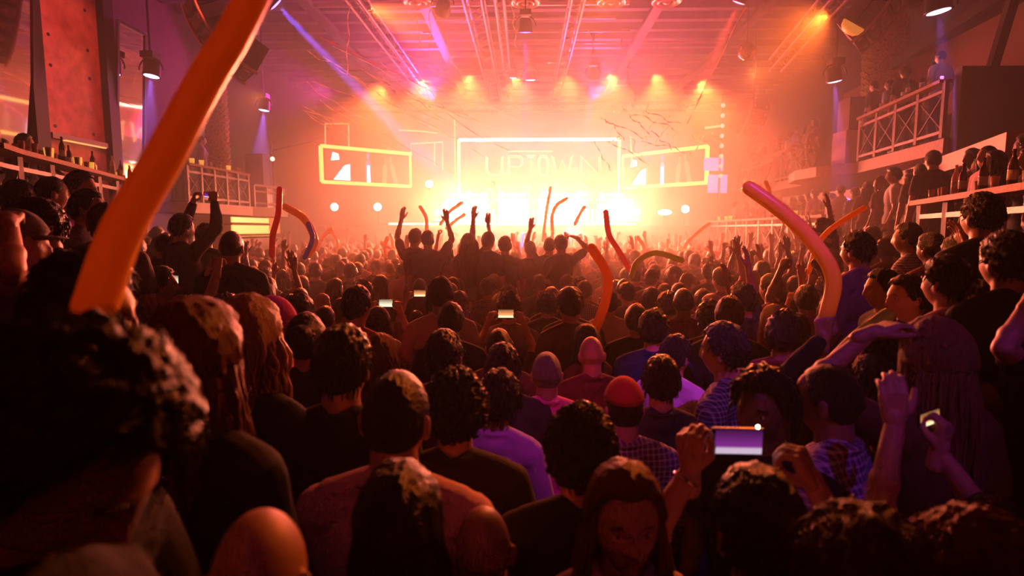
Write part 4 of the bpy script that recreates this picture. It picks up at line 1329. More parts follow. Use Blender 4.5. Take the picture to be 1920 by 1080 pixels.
# ---------- things people hold
phone_body = mat('phone_case', (0.01, 0.01, 0.012), 0.3)
def screenmat(name, bot, mid, strength):
    m = bpy.data.materials.new(name); m.use_nodes = True
    nt = m.node_tree; b = nt.nodes['Principled BSDF']
    b.inputs['Base Color'].default_value = (.01, .01, .01, 1); b.inputs['Roughness'].default_value = .15
    tc = nt.nodes.new('ShaderNodeTexCoord'); sp = nt.nodes.new('ShaderNodeSeparateXYZ'); rp = nt.nodes.new('ShaderNodeValToRGB')
    nt.links.new(tc.outputs['Generated'], sp.inputs[0]); nt.links.new(sp.outputs['Z'], rp.inputs['Fac'])
    e = rp.color_ramp.elements
    e[0].position = .0; e[0].color = (*bot, 1); e[1].position = .30; e[1].color = (*mid, 1)
    q = e.new(.22); q.color = (*bot, 1)
    q = e.new(.95); q.color = tuple([c * .25 for c in mid] + [1])
    nt.links.new(rp.outputs['Color'], b.inputs['Emission Color']); b.inputs['Emission Strength'].default_value = strength
    MATS[name] = m
    return m
scr_violet = screenmat('screen_violet', (1.0, .75, 1.0), (.35, .04, .42), 1.1)
scr_warm = screenmat('screen_warm', (1.0, .85, .5), (.9, .35, .12), 2.2)
scr_white = screenmat('screen_white', (1.0, .9, .7), (.9, .8, .55), 2.0)
PH = {}
def phone_thing(loc, rot, label, m, sc=1.0, grp=None, lamp=False, parent=None):
    """a phone held on its side, its lit screen turned towards -y"""
    if not PH:
        mb = MB()
        pts = []
        for cx_, cz_, a0 in ((.062, .026, 0), (-.062, .026, 90), (-.062, -.026, 180), (.062, -.026, 270)):
            for k in range(5):
                a = math.radians(a0 + k * 22.5)
                pts.append((cx_ + .009 * math.cos(a), cz_ + .009 * math.sin(a)))
        n_ = len(pts)
        vv = [(x, -.004, z) for x, z in pts] + [(x, .004, z) for x, z in pts]
        mb.add(vv, [tuple(range(n_)), tuple(range(2 * n_ - 1, n_ - 1, -1))] + [(j, n_ + j, n_ + (j + 1) % n_, (j + 1) % n_) for j in range(n_)])
        PH['b'] = mb.mesh('phone_body', [phone_body])
        PH['s'] = MB().box((0, -.0048, 0), (.118, .0012, .062)).mesh('phone_screen', [scr_warm])
        PH['l'] = MB().ball((.045, -.006, .040), .005, 0, 8, 6).mesh('phone_light', [glow('tiny_light', (1, .8, .4), 25)])
        PH['h'] = MB().cyl((.066, -.0046, 0), (.066, -.0056, 0), .004, 10).mesh('home_button', [black])
    o = tag(linkobj('phone', PH['b'], None, loc, rot, (sc,) * 3), label, 'phone', grp)
    s_ = linkobj('screen', PH['s'], o)
    s_.material_slots[0].link = 'OBJECT'; s_.material_slots[0].material = m
    if lamp: linkobj('indicator_light', PH['l'], o)
    return o
def between_hands(root, B, up=.075, fwd=.045):
    pts = []
    bpy.context.view_layer.update()
    for W, hd, pn, E in B['wrists']:
        pts.append(W + Vector(hd).normalized() * up + Vector(pn).normalized() * fwd)
    m = root.matrix_world @ ((pts[0] + pts[1]) / 2)
    return m
def hand_at(root, B, i, up=.08, fwd=.03):
    bpy.context.view_layer.update()
    W, hd, pn, E = B['wrists'][i]
    return root.matrix_world @ (W + Vector(hd).normalized() * up + Vector(pn).normalized() * fwd)
def balloon_mat(name, c, tr=.45):
    return mat(name, c, 0.28, trans=tr, spec=.6)
bal = {'coral': balloon_mat('balloon_coral', (1.0, 0.8, 0.12)), 'orange': balloon_mat('balloon_orange', (1.0, 0.62, 0.08)), 'red': balloon_mat('balloon_red', (0.9, 0.02, 0.01)), 'yellow': balloon_mat('balloon_yellow', (0.95, 0.55, 0.03)),
       'green': balloon_mat('balloon_green', (0.45, 0.55, 0.05)), 'blue': balloon_mat('balloon_blue', (0.12, 0.12, 0.7)), 'amber': balloon_mat('balloon_amber', (1.0, 0.6, 0.04))}
def balloon(pts, r, col, label, group=None, nozzle=True, r1=None):
    """a long twisting balloon through the points"""
    P = [Vector(p) for p in pts]
    # Catmull-Rom
    Q = []
    PP = [P[0] * 2 - P[1]] + P + [P[-1] * 2 - P[-2]]
    for i in range(1, len(PP) - 2):
        for k in range(7):
            t = k / 7
            a, b, c, d = PP[i - 1:i + 3]
            Q.append(.5 * ((2 * b) + (c - a) * t + (2 * a - 5 * b + 4 * c - d) * t * t + (3 * b - a - 3 * c + d) * t ** 3))
    Q.append(P[-1])
    n_ = len(Q)
    r1 = r1 or r
    rs = [(r + (r1 - r) * i / (n_ - 1)) for i in range(n_)]
    # rounded ends
    t0 = (Q[0] - Q[1]).normalized(); t1 = (Q[-1] - Q[-2]).normalized()
    Q2, r2 = [], []
    for k in range(5):
        a = math.pi / 2 * k / 5
        Q2.append(Q[0] + t0 * rs[0] * math.cos(a)); r2.append(max(.0015, rs[0] * math.sin(a)))
    Q2 += Q; r2 += rs
    for k in range(1, 6):
        a = math.pi / 2 * k / 5
        Q2.append(Q[-1] + t1 * rs[-1] * math.sin(a)); r2.append(max(.0015, rs[-1] * math.cos(a)))
    o = Q[0].copy()
    b = MB().tube([q - o for q in Q2], r2, 18).obj('long_balloon', bal[col], None, True, o)
    tag(b, label, 'balloon', group)
    if nozzle:
        k = MB()
        k.tube([t0 * r * .9, t0 * (r + .02), t0 * (r + .05)], [r * .22, r * .16, r * .3], 8)
        k.obj('knot', bal[col], b, True)
    return b
H = {}
# ---- the man filling the lower corner, in profile, looking down
r_, B_ = person('dark-haired man in profile looking down, so close that his curly head fills the lower corner', xat(-60, .62), .62, .2, 1.08, yaw=-R90 - .05, hp=.72, lod=0, hair='thick', hc='hair_black', shirt='black', skin='skin_b', arms=('drink', 'drink'), seed=4, hscale=1.05)
# man behind him
place('man with dark hair and orange-lit profile behind the huge orange balloon', 145, 482, 150, .45, yaw=-R90, lod=1, hair='thick', shirt='navy', hy=.0, skin='skin_b', smin=.8)
# woman with long hair
r_, B_ = place('woman with very long dark hair edged in orange light, near the blonde bob', 345, 560, 150, .2, smax=1.15, yaw=-.25, fem=True, lod=0, hair='long', hc='hair_auburn', shirt='black', arms=('down', 'down'), seed=2)
place('bald man, brown crown with orange gleam, rising at the bottom beside long dark hair', 450, 957, 225, .2, smin=.84, yaw=.1, lod=0, hair='bald', shirt='black', skin='skin_b')
r_, B_ = place('woman with short blonde hair glowing orange on one side', 450, 560, 98, 0, smax=1.15, yaw=-.3, fem=True, lod=1, hair='bob', hc='hair_blonde', shirt='black', seed=5, hscale=1.05)
place('person in magenta cap seen in profile beside the blonde bob', 500, 560, 68, 0, smax=1.15, yaw=-R90 - .2, lod=1, hair='short', hat='fwd', hatc='cloth_magenta', shirt='magenta', skin='skin_a')
place('woman with dark hair in a bun, just beyond the broad man in black', 565, 585, 72, 0, yaw=.2, fem=True, lod=1, hair='bun', shirt='charcoal', smax=1.1)
place('person with orange-rimmed cropped hair peeking beyond the bun', 603, 572, 42, 0, yaw=0, lod=1, hair='buzz', shirt='brown')
place('broad man in black with short dark hair standing behind the man in pink shirt', 633, 613, 98, 0, smax=1.12, yaw=-.1, lod=1, hair='short', shirt='black', stout=1.15, sleeve='long')
place('man in a pale pink collared shirt with close-cropped hair', 733, 691, 128, 0, smin=.9, yaw=-.12, lod=0, hair='buzz', shirt='pink', sleeve='long', stout=1.18)
place('woman with wavy auburn hair beside the tall man in black', 705, 628, 62, 0, yaw=-.3, fem=True, lod=1, hair='bob', hc='hair_auburn', shirt='maroon')
place('person with thick dark curls touching the pink-shirted man', 850, 702, 100, 0, yaw=0, lod=1, hair='curly', shirt='charcoal', seed=3)
place('person with short wavy hair next to the thick dark curls', 935, 700, 78, 0, yaw=-.2, fem=True, lod=1, hair='thick', shirt='violet', sleeve='long', seed=6)
place('man with round dark hair in front of the first row of phones', 828, 620, 70, 0, yaw=0, lod=1, hair='short', shirt='maroon', seed=7)
place('person with smooth round hair between the phone filmer and the purple beanie', 942, 645, 68, 0, yaw=.1, lod=1, hair='short', shirt='charcoal', seed=8)
place('person with cropped hair just under the raised bright phone', 935, 613, 56, 0, yaw=0, lod=1, hair='buzz', shirt='brown')
place('person in magenta shirt whose crown glows purple', 1027, 657, 66, 0, yaw=.05, lod=1, hair='buzz', hc='hair_grey', shirt='magenta', stout=1.1, skin='skin_b')
place('bald man with magenta light down one side under the tall orange balloon', 1113, 628, 56, 0, yaw=.1, lod=1, hair='bald', shirt='maroon', skin='skin_a')
place('man in red cap and purple plaid shirt', 1178, 716, 80, 0, yaw=.1, lod=1, hair='buzz', hat='fwd', hatc='cloth_red', shirt='plaid', sleeve='long', skin='skin_a')
place('man in dark shirt between red cap and the glowing violet back', 1248, 667, 72, 0, yaw=-.1, lod=1, hair='short', shirt='charcoal', sleeve='long', seed=9)
place('person in white shirt glowing violet on the back', 1272, 627, 58, 0, yaw=-.8, lod=1, hair='short', shirt='white', sleeve='long', seed=10, stout=1.1)
place('young man in violet check shirt turned to one side', 1370, 604, 70, 0, yaw=.9, lod=1, hair='short', shirt='check', sleeve='long', seed=11)
place('man with messy black hair just beyond the violet phone screen', 1450, 690, 100, 0, yaw=2.3, lod=1, hair='thick', shirt='black', skin='skin_c', seed=12)
place('man in purple plaid shirt with balding crown, his ear lit orange', 1578, 675, 98, 0, smax=1.12, yaw=.75, lod=1, hair='buzz', shirt='plaid', sleeve='long', skin='skin_b', stout=1.25)
r_, B_ = place('woman with long straight light hair lifting one arm to her head', 1775, 596, 94, .0, smax=1.15, yaw=.15, fem=True, lod=1, hair='long', hc='hair_blonde', shirt='brown', arms=('hair', 'down'), seed=13, hscale=1.05)
place('person with dark curls before the long light hair', 1680, 602, 74, .0, smax=1.12, yaw=.5, lod=1, hair='thick', shirt='charcoal', seed=14)
place('man in a pink shirt on the near terrace, back towards us', 1785, 478, 72, .45, smin=.84, yaw=.35, lod=1, hair='short', shirt='pink', sleeve='long', stout=1.2, seed=15)
place('person in profile with lit face and blue-black hair at the terrace edge', 1858, 528, 70, .45, smin=.8, yaw=1.5, lod=1, hair='thick', shirt='black', seed=16)
place('man in black with broad shoulders highest at the terrace edge', 1895, 433, 75, .45, smin=.84, yaw=.1, lod=1, hair='short', shirt='black', sleeve='long', stout=1.2, seed=17)
place('first of two profile faces turned sideways before the pink-shirted back', 1665, 503, 58, .45, smin=.8, yaw=1.45, lod=1, hair='short', shirt='charcoal', seed=18)
place('second of two profile faces, nearer the pink-shirted back', 1712, 514, 64, .45, smin=.8, yaw=1.55, lod=1, hair='short', shirt='black', seed=19)
place('man in violet-lit shirt standing tall behind the curved red balloon', 1612, 433, 48, .45, smin=.84, yaw=.5, lod=1, hair='short', shirt='purple', sleeve='long', stout=1.2)
place('person in dark jacket with one hand raised to the chest beyond the pink-shirted back', 1840, 362, 52, .45, smax=1.12, yaw=.1, lod=1, hair='short', shirt='black', sleeve='long', arms=('down', 'clap'))
# near bottom row
place('person with long dark hair, crown rising at the bottom before the pink collared shirt', 735, 897, 170, .2, smin=.86, yaw=0, fem=True, lod=0, hair='long', hc='hair_black', shirt='black', seed=20, hscale=1.06)
place('bald man with a bright orange gleam, beside the long dark hair at the bottom', 903, 948, 140, 0, smin=.84, yaw=.1, lod=0, hair='bald', shirt='black', skin='skin_b')
place('man with thick rounded hair in front of the plaid shirt and red cap', 1095, 770, 117, 0, yaw=0, lod=1, hair='curly', shirt='black', seed=21)
place('woman turned to face us with a dim lit face and red-lit parting', 1180, 862, 148, 0, smin=.9, yaw=math.pi + .05, fem=True, lod=0, hair='long', hc='hair_auburn', shirt='charcoal', sleeve='tank', seed=22)
# filming with both hands
ARM['filmL'] = ((.03, .32, 1.62), (.02, .05, 1), (-.8, .6, 0), 'grip')
ARM['filmR'] = ((.27, .27, 1.60), (-.42, .10, .9), (-.8, .6, 0), 'grip')
r_, B_ = place('person with ear lit pink raising a phone sideways with both bare arms', 1452, 880, 165, 0, smax=1.05, yaw=.06, lod=0, hair='short', shirt='violet', sleeve='short', arms=('filmL', 'filmR'), seed=23)
pl = between_hands(r_, B_, .085, .05)
phone_thing(pl + Vector((0, .01, 0)), (0, rad(1), .02), 'big phone showing a violet picture of the stage, held by two bare hands', scr_violet, 1.0, lamp=True)
W, hd, pn, E = B_['wrists'][0]
bpy.context.view_layer.update()
t_ = r_.matrix_world @ W.lerp(E, .10); ax = (r_.matrix_world.to_3x3() @ (E - W)).normalized()
br = MB().ring((0, 0, 0), .030, .004, 24, 6, rot=ax.to_track_quat('Z', 'Y').to_matrix())
tag(br.obj('bracelet', mat('silver', (.8, .7, .6), .2, 1.0), loc=t_), 'thin silver bracelet on the bare wrist below the violet phone', 'bracelet')
# person in the bottom corner with tall raised arm and glowing phone
ARM['tall'] = ((.16, .22, 1.86), (.03, .1, 1), (-.2, 1, 0), 'relax')
ARM['reach'] = ((.03, .32, 1.74), (.25, .1, 1), (-.6, .7, 0), 'grip')
place('person with tousled brown hair at the bottom edge under the raised forearms', 1672, 985, 215, .2, smin=.82, yaw=.0, lod=0, hair='thick', hc='hair_brown', shirt='charcoal', seed=24, hscale=1.12)
r_, B_ = place('person in black whose two forearms reach high with a small glowing phone', 1925, 930, 138, 0, smin=.86, yaw=-.1, lod=1, hair='short', shirt='black', arms=('tall', 'reach'), seed=25)
p_ = hand_at(r_, B_, 1, .10, .05)
phone_thing(p_, (0, -.15, .35), 'small phone glowing warm white between raised fingers', scr_warm, .62)
place('person with reddish-brown hair and lit cheek cut off by the corner', 1905, 965, 200, .2, smin=.8, yaw=.9, lod=0, hair='thick', hc='hair_auburn', shirt='brown', seed=26)
place('bald person in dark top low in front of the plaid shirt', 1650, 905, 90, 0, smin=.8, yaw=.3, lod=1, hair='bald', shirt='black', skin='skin_a')
place('person at the edge with lit ear and cheek below the bent bare arm', 1912, 690, 80, 0, smax=1.1, yaw=1.3, lod=1, hair='buzz', shirt='charcoal', skin='skin_b')
place('person bending a bare arm to the head at the edge', 1990, 540, 88, .45, smin=.8, yaw=.6, lod=1, hair='short', shirt='black', sleeve='short', arms=('hair', 'down'))
# near terrace by the mirrors
r_, B_ = place('man in dark glasses facing us from the mirror-side terrace', 80, 370, 62, .45, smin=.9, smax=1.1, yaw=math.pi - .55, lod=1, hair='short', shirt='navy', seed=30)
gl = MB()
for s_ in (-1, 1):
    gl.ball((s_ * .032, .089, .002), (.024, .006, .017), 0, 16, 10)
    gl.tube([(s_ * .054, .086, .006), (s_ * .078, .05, .006), (s_ * .083, -.01, .004)], .003, 6)
gl.tube([(-.012, .096, .006), (.012, .096, .006)], .003, 6)
g_ = gl.obj('sunglasses', mat('dark_lens', (.005, .005, .006), .1), r_, True); g_.matrix_local = B_['head']
place('person in grey cap and purple top raising a bare arm below the mirrors', 20, 395, 80, .45, smax=1.06, yaw=-.9, lod=1, hair='buzz', hc='hair_grey', hat='fwd', hatc='cloth_grey', shirt='purple', arms=('down', 'hair'))
place('person with round dark hair beside the man in dark glasses', 197, 380, 46, .45, smin=.85, yaw=.2, lod=1, hair='short', shirt='grey', seed=31)
place('person in grey turned sideways under the drinks rail', 165, 355, 38, .45, smax=1.15, yaw=-1.2, lod=1, hair='short', shirt='grey', seed=32)
place('person in purple seen in profile close under the drinks rail', 155, 318, 34, .45, smax=1.3, yaw=-1.4, lod=1, hair='short', shirt='purple', seed=33)
place('tall person in long-sleeved purple top under the drinks rail', 100, 325, 36, .45, smax=1.25, yaw=-.6, lod=1, hair='buzz', shirt='purple', sleeve='long', seed=34)
place('person in checked top looking over the mirror-side terrace', 38, 335, 38, .45, smax=1.25, yaw=-.4, lod=1, hair='short', shirt='check', seed=35)
r_, B_ = place('person in dark jacket lifting a phone with both arms below the back bar', 340, 400, 34, .45, smax=1.1, yaw=-.5, lod=1, hair='short', shirt='charcoal', sleeve='long', arms=('film', 'film'), seed=36)
phone_thing(between_hands(r_, B_), (0, .1, -.5), 'phone held up in the dark below the back bar', scr_violet, .8)
place('person in charcoal with short dark hair near the back bar', 385, 418, 32, .45, smax=1.1, yaw=.2, lod=1, hair='short', shirt='charcoal', sleeve='long', seed=37)
place('wide-shouldered person in black in front of the glowing back bar', 432, 430, 40, .25, smax=1.1, yaw=.1, lod=1, hair='buzz', shirt='black', sleeve='long', stout=1.2)
r_, B_ = place('person in dark red holding a white phone low beside the balcony', 290, 500, 44, .0, smax=1.1, yaw=-.9, lod=1, hair='short', shirt='maroon', arms=('phone', 'phone'), seed=38)
phone_thing(at(325, 523, r_.location.y + .25), (0, .05, -.3), 'phone showing a white strip low in the dark crowd', scr_white, .9)
# people filming in the middle of the crowd
PHL = [(727, 604, 30, 'bright white phone screen, the wider of two side by side', scr_white), (790, 606, 26, 'dimmer narrow phone screen next to the bright white one', scr_warm), (949, 599, 34, 'orange-glowing phone held up by two hands in mid crowd', scr_warm), (1497, 568, 26, 'pinkish phone screen held low near the curved red balloon', scr_white)]
HL = [('person filming with the bright white phone', 690, 583, 40), ('person lifting the dimmer narrow phone', 768, 640, 46), ('person with bent arms filming with the orange-glowing phone', 915, 575, 44), ('person in pink light filming near the curved red balloon', 1470, 590, 46)]
for (px, py, w_, lab, m_), (pl_, hx, hy_, hw) in zip(PHL, HL):
    d_ = .135 * F / w_
    hr_, HB = person(pl_, xat(px, d_ - .33), d_ - .33, 0, .97, yaw=.0, lod=1, hair='short', shirt='maroon', arms=('film', 'film'), seed=40)
    bpy.context.view_layer.update()
    q = between_hands(hr_, HB, .08, .05)
    hr_.location.z = 0
    tgt = at(px, py, q.y)
    hr_.location.x += tgt.x - q.x
    sc_ = max(.8, min(1.2, .97 * tgt.z / q.z))
    hr_.scale = (sc_,) * 3
    bpy.context.view_layer.update()
    q = between_hands(hr_, HB, .08, .05)
    phone_thing((q.x, q.y, q.z), (0, 0, 0), lab, m_, .95)
# ---------- balloons near the camera
balloon([at(178, 575, .78), at(230, 430, .80), at(310, 290, .84), at(385, 150, .88), at(440, 60, .90), at(500, -60, .93)], .0285, 'orange', 'huge long orange balloon slanting up across the whole mirror side', r1=.024)
ARM['hold'] = ((.17, .12, 1.78), (0, 0, 1), (-.7, .7, 0), 'grip')
r_, B_ = place('person in black raising one dark sleeve to hold the curved balloon', 1660, 662, 76, 0, smax=1.1, yaw=.05, lod=1, hair='short', shirt='black', sleeve='long', arms=('hold', 'down'), seed=50)
p_ = hand_at(r_, B_, 0, .08, .03)
balloon([p_ + Vector((0, 0, .01)), at(1562, 520, p_.y), at(1525, 455, p_.y + .03), at(1470, 400, p_.y + .08), at(1405, 352, p_.y + .15)], .032, 'coral', 'long curved red-orange balloon held up by a dark sleeve')
balloon([at(1113, 625, 4.0), at(1135, 565, 4.0), at(1138, 515, 4.02), at(1110, 465, 4.05)], .034, 'amber', 'bent amber balloon standing up from the bald man')
balloon([at(1180, 505, 6.4), at(1160, 470, 6.4), at(1142, 440, 6.4), at(1136, 398, 6.5)], .032, 'red', 'thin brownish-red balloon leaning beyond the amber one')
balloon([at(1184, 518, 5.8), at(1196, 490, 5.8), at(1230, 474, 5.8), at(1278, 488, 5.8)], .030, 'green', 'arched olive-yellow balloon curling over mid crowd')
balloon([at(1530, 460, 5.0), at(1555, 432, 5.0), at(1590, 408, 5.0), at(1620, 390, 5.0)], .024, 'yellow', 'yellow balloon crossing behind the curved red-orange one')
balloon([at(1516, 510, 5.0), at(1522, 490, 5.0), at(1530, 462, 5.0)], .022, 'yellow', 'short upright yellow balloon beneath the crossing one')
balloon([at(1570, 672, 2.0), at(1610, 632, 2.05), at(1662, 592, 2.1)], .027, 'green', 'straight green balloon passing behind the dark sleeve')
balloon([at(510, 478, 6.0), at(512, 440, 6.0), at(522, 400, 6.0), at(524, 355, 6.05)], .031, 'red', 'bright red upright balloon beside the back bar')
balloon([at(578, 478, 7.0), at(590, 450, 7.0), at(570, 410, 7.0), at(535, 388, 7.0)], .045, 'amber', 'fat amber balloon curling down beyond the red one')
balloon([at(572, 482, 6.8), at(586, 448, 6.8), at(578, 420, 6.8)], .03, 'blue', 'dim blue balloon against the fat amber one')
balloon([at(1436, 375, 9.0), at(1442, 360, 9.0), at(1436, 342, 9.0)], .035, 'yellow', 'small yellow balloon tip above the curved red-orange one')
k = 0
far = 'thin curving balloons waving before the stage'
for pts, c, lab in (([(800, 432), (799, 408), (788, 388)], 'red', 'dark hooked balloon tip before the first blinders'),
                    ([(826, 420), (842, 398), (866, 380)], 'green', 'thin green balloon slanting before the blinders'),
                    ([(838, 428), (856, 412), (871, 402)], 'yellow', 'small thin balloon under the slanting green one'),
                    ([(1018, 450), (1024, 400), (1032, 352)], 'amber', 'tall thin balloon upright before the blinders'),
                    ([(1036, 432), (1035, 405), (1044, 385), (1062, 372)], 'green', 'green balloon hooked over towards the lone truss'),
                    ([(1078, 420), (1088, 400), (1096, 388)], 'yellow', 'faint balloon beyond the hooked green one'),
                    ([(1278, 470), (1295, 448), (1330, 418)], 'yellow', 'yellow balloon slanting toward the far side screen'),
                    ([(1322, 466), (1345, 475), (1362, 486)], 'red', 'dull red balloon stub in the hazy crowd'),
                    ([(1206, 490), (1208, 465), (1196, 445)], 'yellow', 'upright yellow balloon behind the arched olive one'),
                    ([(595, 470), (604, 445), (622, 430)], 'yellow', 'yellow balloon arching beside the blue one'),
                    ([(634, 485), (632, 450), (615, 430)], 'yellow', 'yellow balloon bending down among raised hands'),
                    ([(738, 478), (736, 455), (732, 440)], 'yellow', 'stubby yellow balloon next to the first dancer'),
                    ([(724, 482), (722, 462), (726, 446)], 'amber', 'stubby amber balloon next to the stubby yellow one'),
                    ([(752, 482), (735, 468), (716, 455)], 'yellow', 'yellow balloon leaning under the first dancer'),
                    ([(776, 440), (762, 455), (745, 468)], 'green', 'faint green balloon against the first dancer')):
    Y_ = 11.0 + (k % 4) * .6
    balloon([at(a, b, Y_) for a, b in pts], .034, c, lab, None, False)
    k += 1
# ================================================================== dancers on a booth platform
struct(MB().box((-0.55, 7.6, 0.2), (2.9, 1.1, 0.40)).obj('floor_booth', carpet))
DN = [(778, 428, 24, ('up', 'down'), 'tall first dancer silhouetted at the mirror-side end of the booth', 'short'), (802, 432, 22, ('down', 'up'), 'dancer with raised forearm behind the first dancer', 'short'),
      (838, 462, 23, ('fist', 'down'), 'shorter dancer with hair flying and fist up', 'bob'), (877, 437, 22, ('down', 'up'), 'slim dancer turning with one hand high', 'long'),
      (915, 434, 24, ('high', 'down'), 'dancer reaching one arm straight up', 'short'), (947, 444, 26, ('down', 'down'), 'broad dancer in the middle of the booth', 'thick'),
      (995, 452, 22, ('down', 'wide'), 'dancer with one arm stretched out', 'short'), (1030, 445, 24, ('up', 'down'), 'dancer half hidden by the last dancer', 'short'), (1052, 440, 26, ('hip', 'hair'), 'broad last dancer with hand on head', 'short')]
for px, py, w_, arms, lab, hr in DN:
    d = 7.6 + RNG.uniform(-.3, .35)
    s = (zat(py, d) - .40) / 1.745
    s = max(.82, min(1.05, s))
    person(lab, xat(px, d), d, .40, s, yaw=RNG.uniform(-.6, .6), arms=arms, lod=2, hair=hr, shirt=RNG.choice(['black', 'charcoal', 'maroon']), fem=hr in ('long', 'bob'), group='silhouetted dancers on the booth')
# ================================================================== the packed floor
taken = []
for o in COL.objects:
    if o.get('category') == 'person':
        taken.append((o.location.x, o.location.y, .26 + .05 * o.scale.x))
def free(x, y, r):
    for a, b, c in taken:
        if (a - x) ** 2 + (b - y) ** 2 < (r * .5 + c * .62) ** 2: return False
    return True
LOOKS = [('short', 'hair_black', 'short dark hair'), ('buzz', 'hair_black', 'cropped hair'), ('thick', 'hair_black', 'thick dark hair'), ('short', 'hair_brown', 'short brown hair'), ('long', 'hair_black', 'long dark hair'),
         ('long', 'hair_brown', 'long brown hair'), ('curly', 'hair_black', 'curly hair'), ('bob', 'hair_blonde', 'blonde bob'), ('bald', 'hair_black', 'bald head'), ('bun', 'hair_brown', 'bun hairstyle')]
SH = ['black', 'charcoal', 'navy', 'maroon', 'brown', 'grey', 'purple', 'pink', 'white', 'olive', 'violet', 'red', 'check', 'blue']
SW = [16, 14, 8, 7, 6, 6, 5, 5, 4, 4, 4, 2, 3, 2]
POSE = [(('down', 'down'), 'arms down', 44), (('up', 'up'), 'both hands up', 8), (('down', 'up'), 'one hand up', 9), (('high', 'down'), 'arm straight up', 6), (('fist', 'down'), 'fist raised', 5), (('film', 'film'), 'filming', 4), (('drink', 'down'), 'drink in hand', 4), (('point', 'down'), 'pointing ahead', 4), (('clap', 'clap'), 'clapping', 3)]
def rnd_person(x, y, z, zone, yaw=None, up=True, lod=2, smx=1.06):
    hk, hcol, hl = RNG.choices(LOOKS, [20, 12, 8, 9, 12, 8, 6, 5, 4, 4])[0]
    ps, pl_, _ = RNG.choices(POSE, [q[2] for q in POSE])[0] if up else POSE[0]
    s_ = RNG.choices(SH, SW)[0]
    fem = hk in ('long', 'bob', 'bun')
    yaw = RNG.gauss(0, .35) if yaw is None else yaw
    s = RNG.gauss(.97 if not fem else .92, .035)
    s = max(.86, min(smx, s))
    hk2 = hk
    lab = '%s, %s top, %s, %s' % (hl, s_ if s_ != 'check' else 'checked', pl_, zone)
    r, B = person(lab, x, y, z, s, yaw=yaw, arms=ps, fem=fem, lod=lod, hair=hk2, hc=hcol, shirt=s_, skin=RNG.choice(['skin_a', 'skin_a', 'skin_b', 'skin_c']), group=lab, seed=RNG.choice([0, 1]) if hk != 'bald' else 0)
    return r
def in_booth(x, y): return -2.2 < x < 1.1 and 6.75 < y < 8.4
def zone_of(x, y):
    a = 'mirror side' if x < -.28 * y else ('balcony side' if x > .26 * y else 'middle')
    b = 'in close rows' if y < 4.6 else ('before the dancers' if y < 7 else 'in the hazy rows')
    return b + ', ' + a
IND = []
cand = []
y = 2.6
while y < 20.8:
    dx = .46 if y < 9 else .5
    x = -0.61 * y
    while x < 0.55 * y:
        cand.append((x + RNG.uniform(-.09, .09) + (.23 if int(y / .45) % 2 else 0), y + RNG.uniform(-.1, .1)))
        x += dx
    y += .45 if y < 9 else .5
rest = []
NF = 0
for x, y in cand:
    px = 985 + F * x / y
    if px < -60 or in_booth(x, y) or not free(x, y, .30): continue
    if NF < 150 and y < 9.0:
        # leave a few gaps so the dancers stay in sight
        rnd_person(x, y, 0, zone_of(x, y), up=(y > 3.9 and abs(x + .3) > .24 * y + .6), smx=.93 if abs(x + .5) < 1.9 and y < 6.8 and y > 4.5 else 1.06); NF += 1
        taken.append((x, y, .30))
    elif y >= 6 and x > -.55 * y and x < .5 * y and y < 20.6 and -6.5 < x < 5.7:
        rest.append((x, y))
# people on the raised terraces
def strip(zone, pts, z, n_, yaw0, jit=.25, up=False):
    tot = [0]
    for a, b in zip(pts[:-1], pts[1:]): tot.append(tot[-1] + (Vector(b) - Vector(a)).length)
    for k in range(n_):
        s_ = tot[-1] * (k + .5) / n_
        for i in range(len(pts) - 1):
            if s_ <= tot[i + 1]:
                q = Vector(pts[i]).lerp(Vector(pts[i + 1]), (s_ - tot[i]) / (tot[i + 1] - tot[i])); break
        x, y = q.x + RNG.uniform(-jit, jit) * .6, q.y + RNG.uniform(-jit, jit) * .6
        if not free(x, y, .2): continue
        rnd_person(x, y, z, zone, yaw0 + RNG.gauss(0, .5), up); taken.append((x, y, .26))
strip('at the rail under the mirrors', [(-6.0, 5.8), (-7.4, 9.2)], 1.65, 13, -.9)
strip('at the mirrors', [(-6.8, 6.4), (-7.3, 8.0)], 1.65, 6, -.9)
strip('just under the mirror rail', [(-3.6, 4.0), (-5.0, 6.0), (-6.9, 11.5)], .45, 14, -.7)
strip('on the low mirror-side terrace', [(-2.6, 3.6), (-5.2, 8.2)], .45, 10, -.5)
strip('on the far balcony', [(-8.0, 12.9), (-7.9, 14.4)], 2.77, 6, -.8)
strip('at the truss balcony rail', [(7.35, 10.3), (7.85, 13.2)], 3.67, 5, .9)
strip('far along the high balcony', [(8.4, 17.0), (9.0, 23)], 3.67, 12, .9)
strip('behind the bright ledge', [(4.0, 3.2), (4.3, 4.2), (5.35, 7.0)], 1.38, 9, .8)
strip('deeper behind the bright ledge', [(4.6, 4.2), (5.8, 7.8)], 1.38, 8, .9)
strip('beneath the high balcony', [(5.2, 7.6), (6.5, 11.4)], 1.38, 11, .7)
strip('deeper beneath the high balcony', [(6.2, 8.0), (7.2, 11.4)], 1.38, 7, .7)
strip('behind the hazy ledge', [(6.8, 12.0), (7.3, 20)], 1.38, 18, .6)
strip('just below the bright ledge', [(2.5, 3.5), (3.0, 4.2), (4.2, 7.0)], .45, 11, .6)
strip('second terrace row', [(2.2, 4.2), (3.5, 7.0), (5.6, 11.5)], .45, 14, .5, up=True)
strip('third terrace row', [(3.1, 5.6), (5.0, 9.5)], .45, 9, .5, up=True)
nper = sum(1 for o in COL.objects if o.get('category') == 'person')
print('PERSONS', nper)
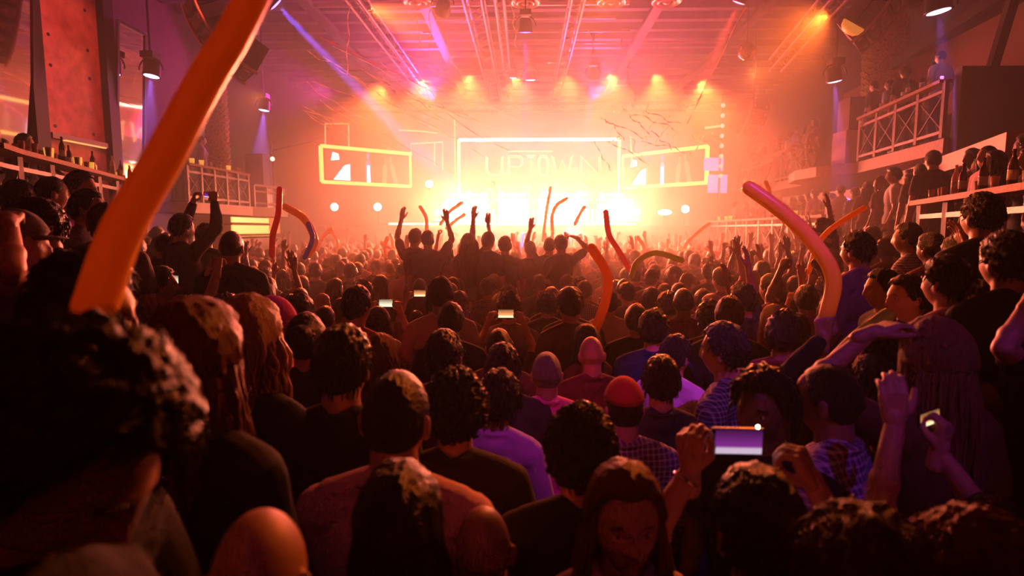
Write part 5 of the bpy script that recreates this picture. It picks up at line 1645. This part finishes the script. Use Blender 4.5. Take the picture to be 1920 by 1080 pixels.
# nearest of the rest as individuals up to 300, the others as one crowd
rest.sort(key=lambda q: q[1])
keep = []
for x, y in rest:
    if free(x, y, .30):
        if nper < 298:
            rnd_person(x, y, 0, zone_of(x, y)); nper += 1
        else: keep.append((x, y))
        taken.append((x, y, .30))
print('CROWD REST', len(keep))
# one merged crowd in the haze
srcs = []
for ps in (('down', 'down'), ('up', 'up'), ('high', 'down'), ('down', 'up'), ('fist', 'down')):
    B = body_meshes(ps[0], ps[1], False, 0, 0, 2, 'short')
    srcs.append(B)
def mesharr(me):
    v = np.empty(len(me.vertices) * 3, dtype=np.float32); me.vertices.foreach_get('co', v)
    return v.reshape(-1, 3), [tuple(p.vertices) for p in me.polygons]
def lowmesh(me, ratio):
    o = bpy.data.objects.new('tmp', me); COL.objects.link(o)
    m = o.modifiers.new('d', 'DECIMATE'); m.ratio = ratio
    dg = bpy.context.evaluated_depsgraph_get()
    r = bpy.data.meshes.new_from_object(o.evaluated_get(dg), depsgraph=dg)
    bpy.data.objects.remove(o)
    return mesharr(r)
lowb = [(lowmesh(B['body'], .12), lowmesh(B['shirt'], .15)) for B in srcs]
lowh = lowmesh(hair_mesh('short', 2, 0), .35)
Mh = np.array(head_matrix())
parts = []
for x, y in keep:
    k = RNG.choices(range(5), [84, 4, 4, 5, 3])[0]
    s = RNG.uniform(.9, 1.04); a = RNG.gauss(0, .5)
    M = np.array(Matrix.Translation((x, y, 0)) @ Matrix.Rotation(a, 4, 'Z') @ Matrix.Scale(s, 4))
    (bv, bf), (sv, sf) = lowb[k]
    parts.append((xf(M, bv), bf, 0)); parts.append((xf(M, sv), sf, RNG.choice([1, 1, 2, 3, 5])))
    parts.append((xf(M @ Mh, lowh[0]), lowh[1], 4))
if parts:
    me = arrmesh('crowd', parts, [MATS['skin_a'], MATS['cloth_black'], MATS['cloth_maroon'], MATS['cloth_grey'], MATS['hair_black'], MATS['cloth_pink']])
    c = linkobj('crowd', me)
    tag(c, 'packed hazy crowd of hundreds reaching from the dancers to the stage', 'crowd', kind='stuff')
# performers lost in the glare
for k, (px, hgt, arms) in enumerate(((925, 0, ('up', 'down')), (1000, 0, ('drink', 'down')), (1110, 0, ('down', 'up')))):
    person(['performer with raised arm lost in the glare of the blinders', 'singer in the middle of the stage before the blinders', 'performer beside the singer towards the far side screen'][k], xat(px, 22.8), 22.8, 2.3, 1.0, yaw=math.pi, arms=arms, lod=2, hair='short', shirt='white')
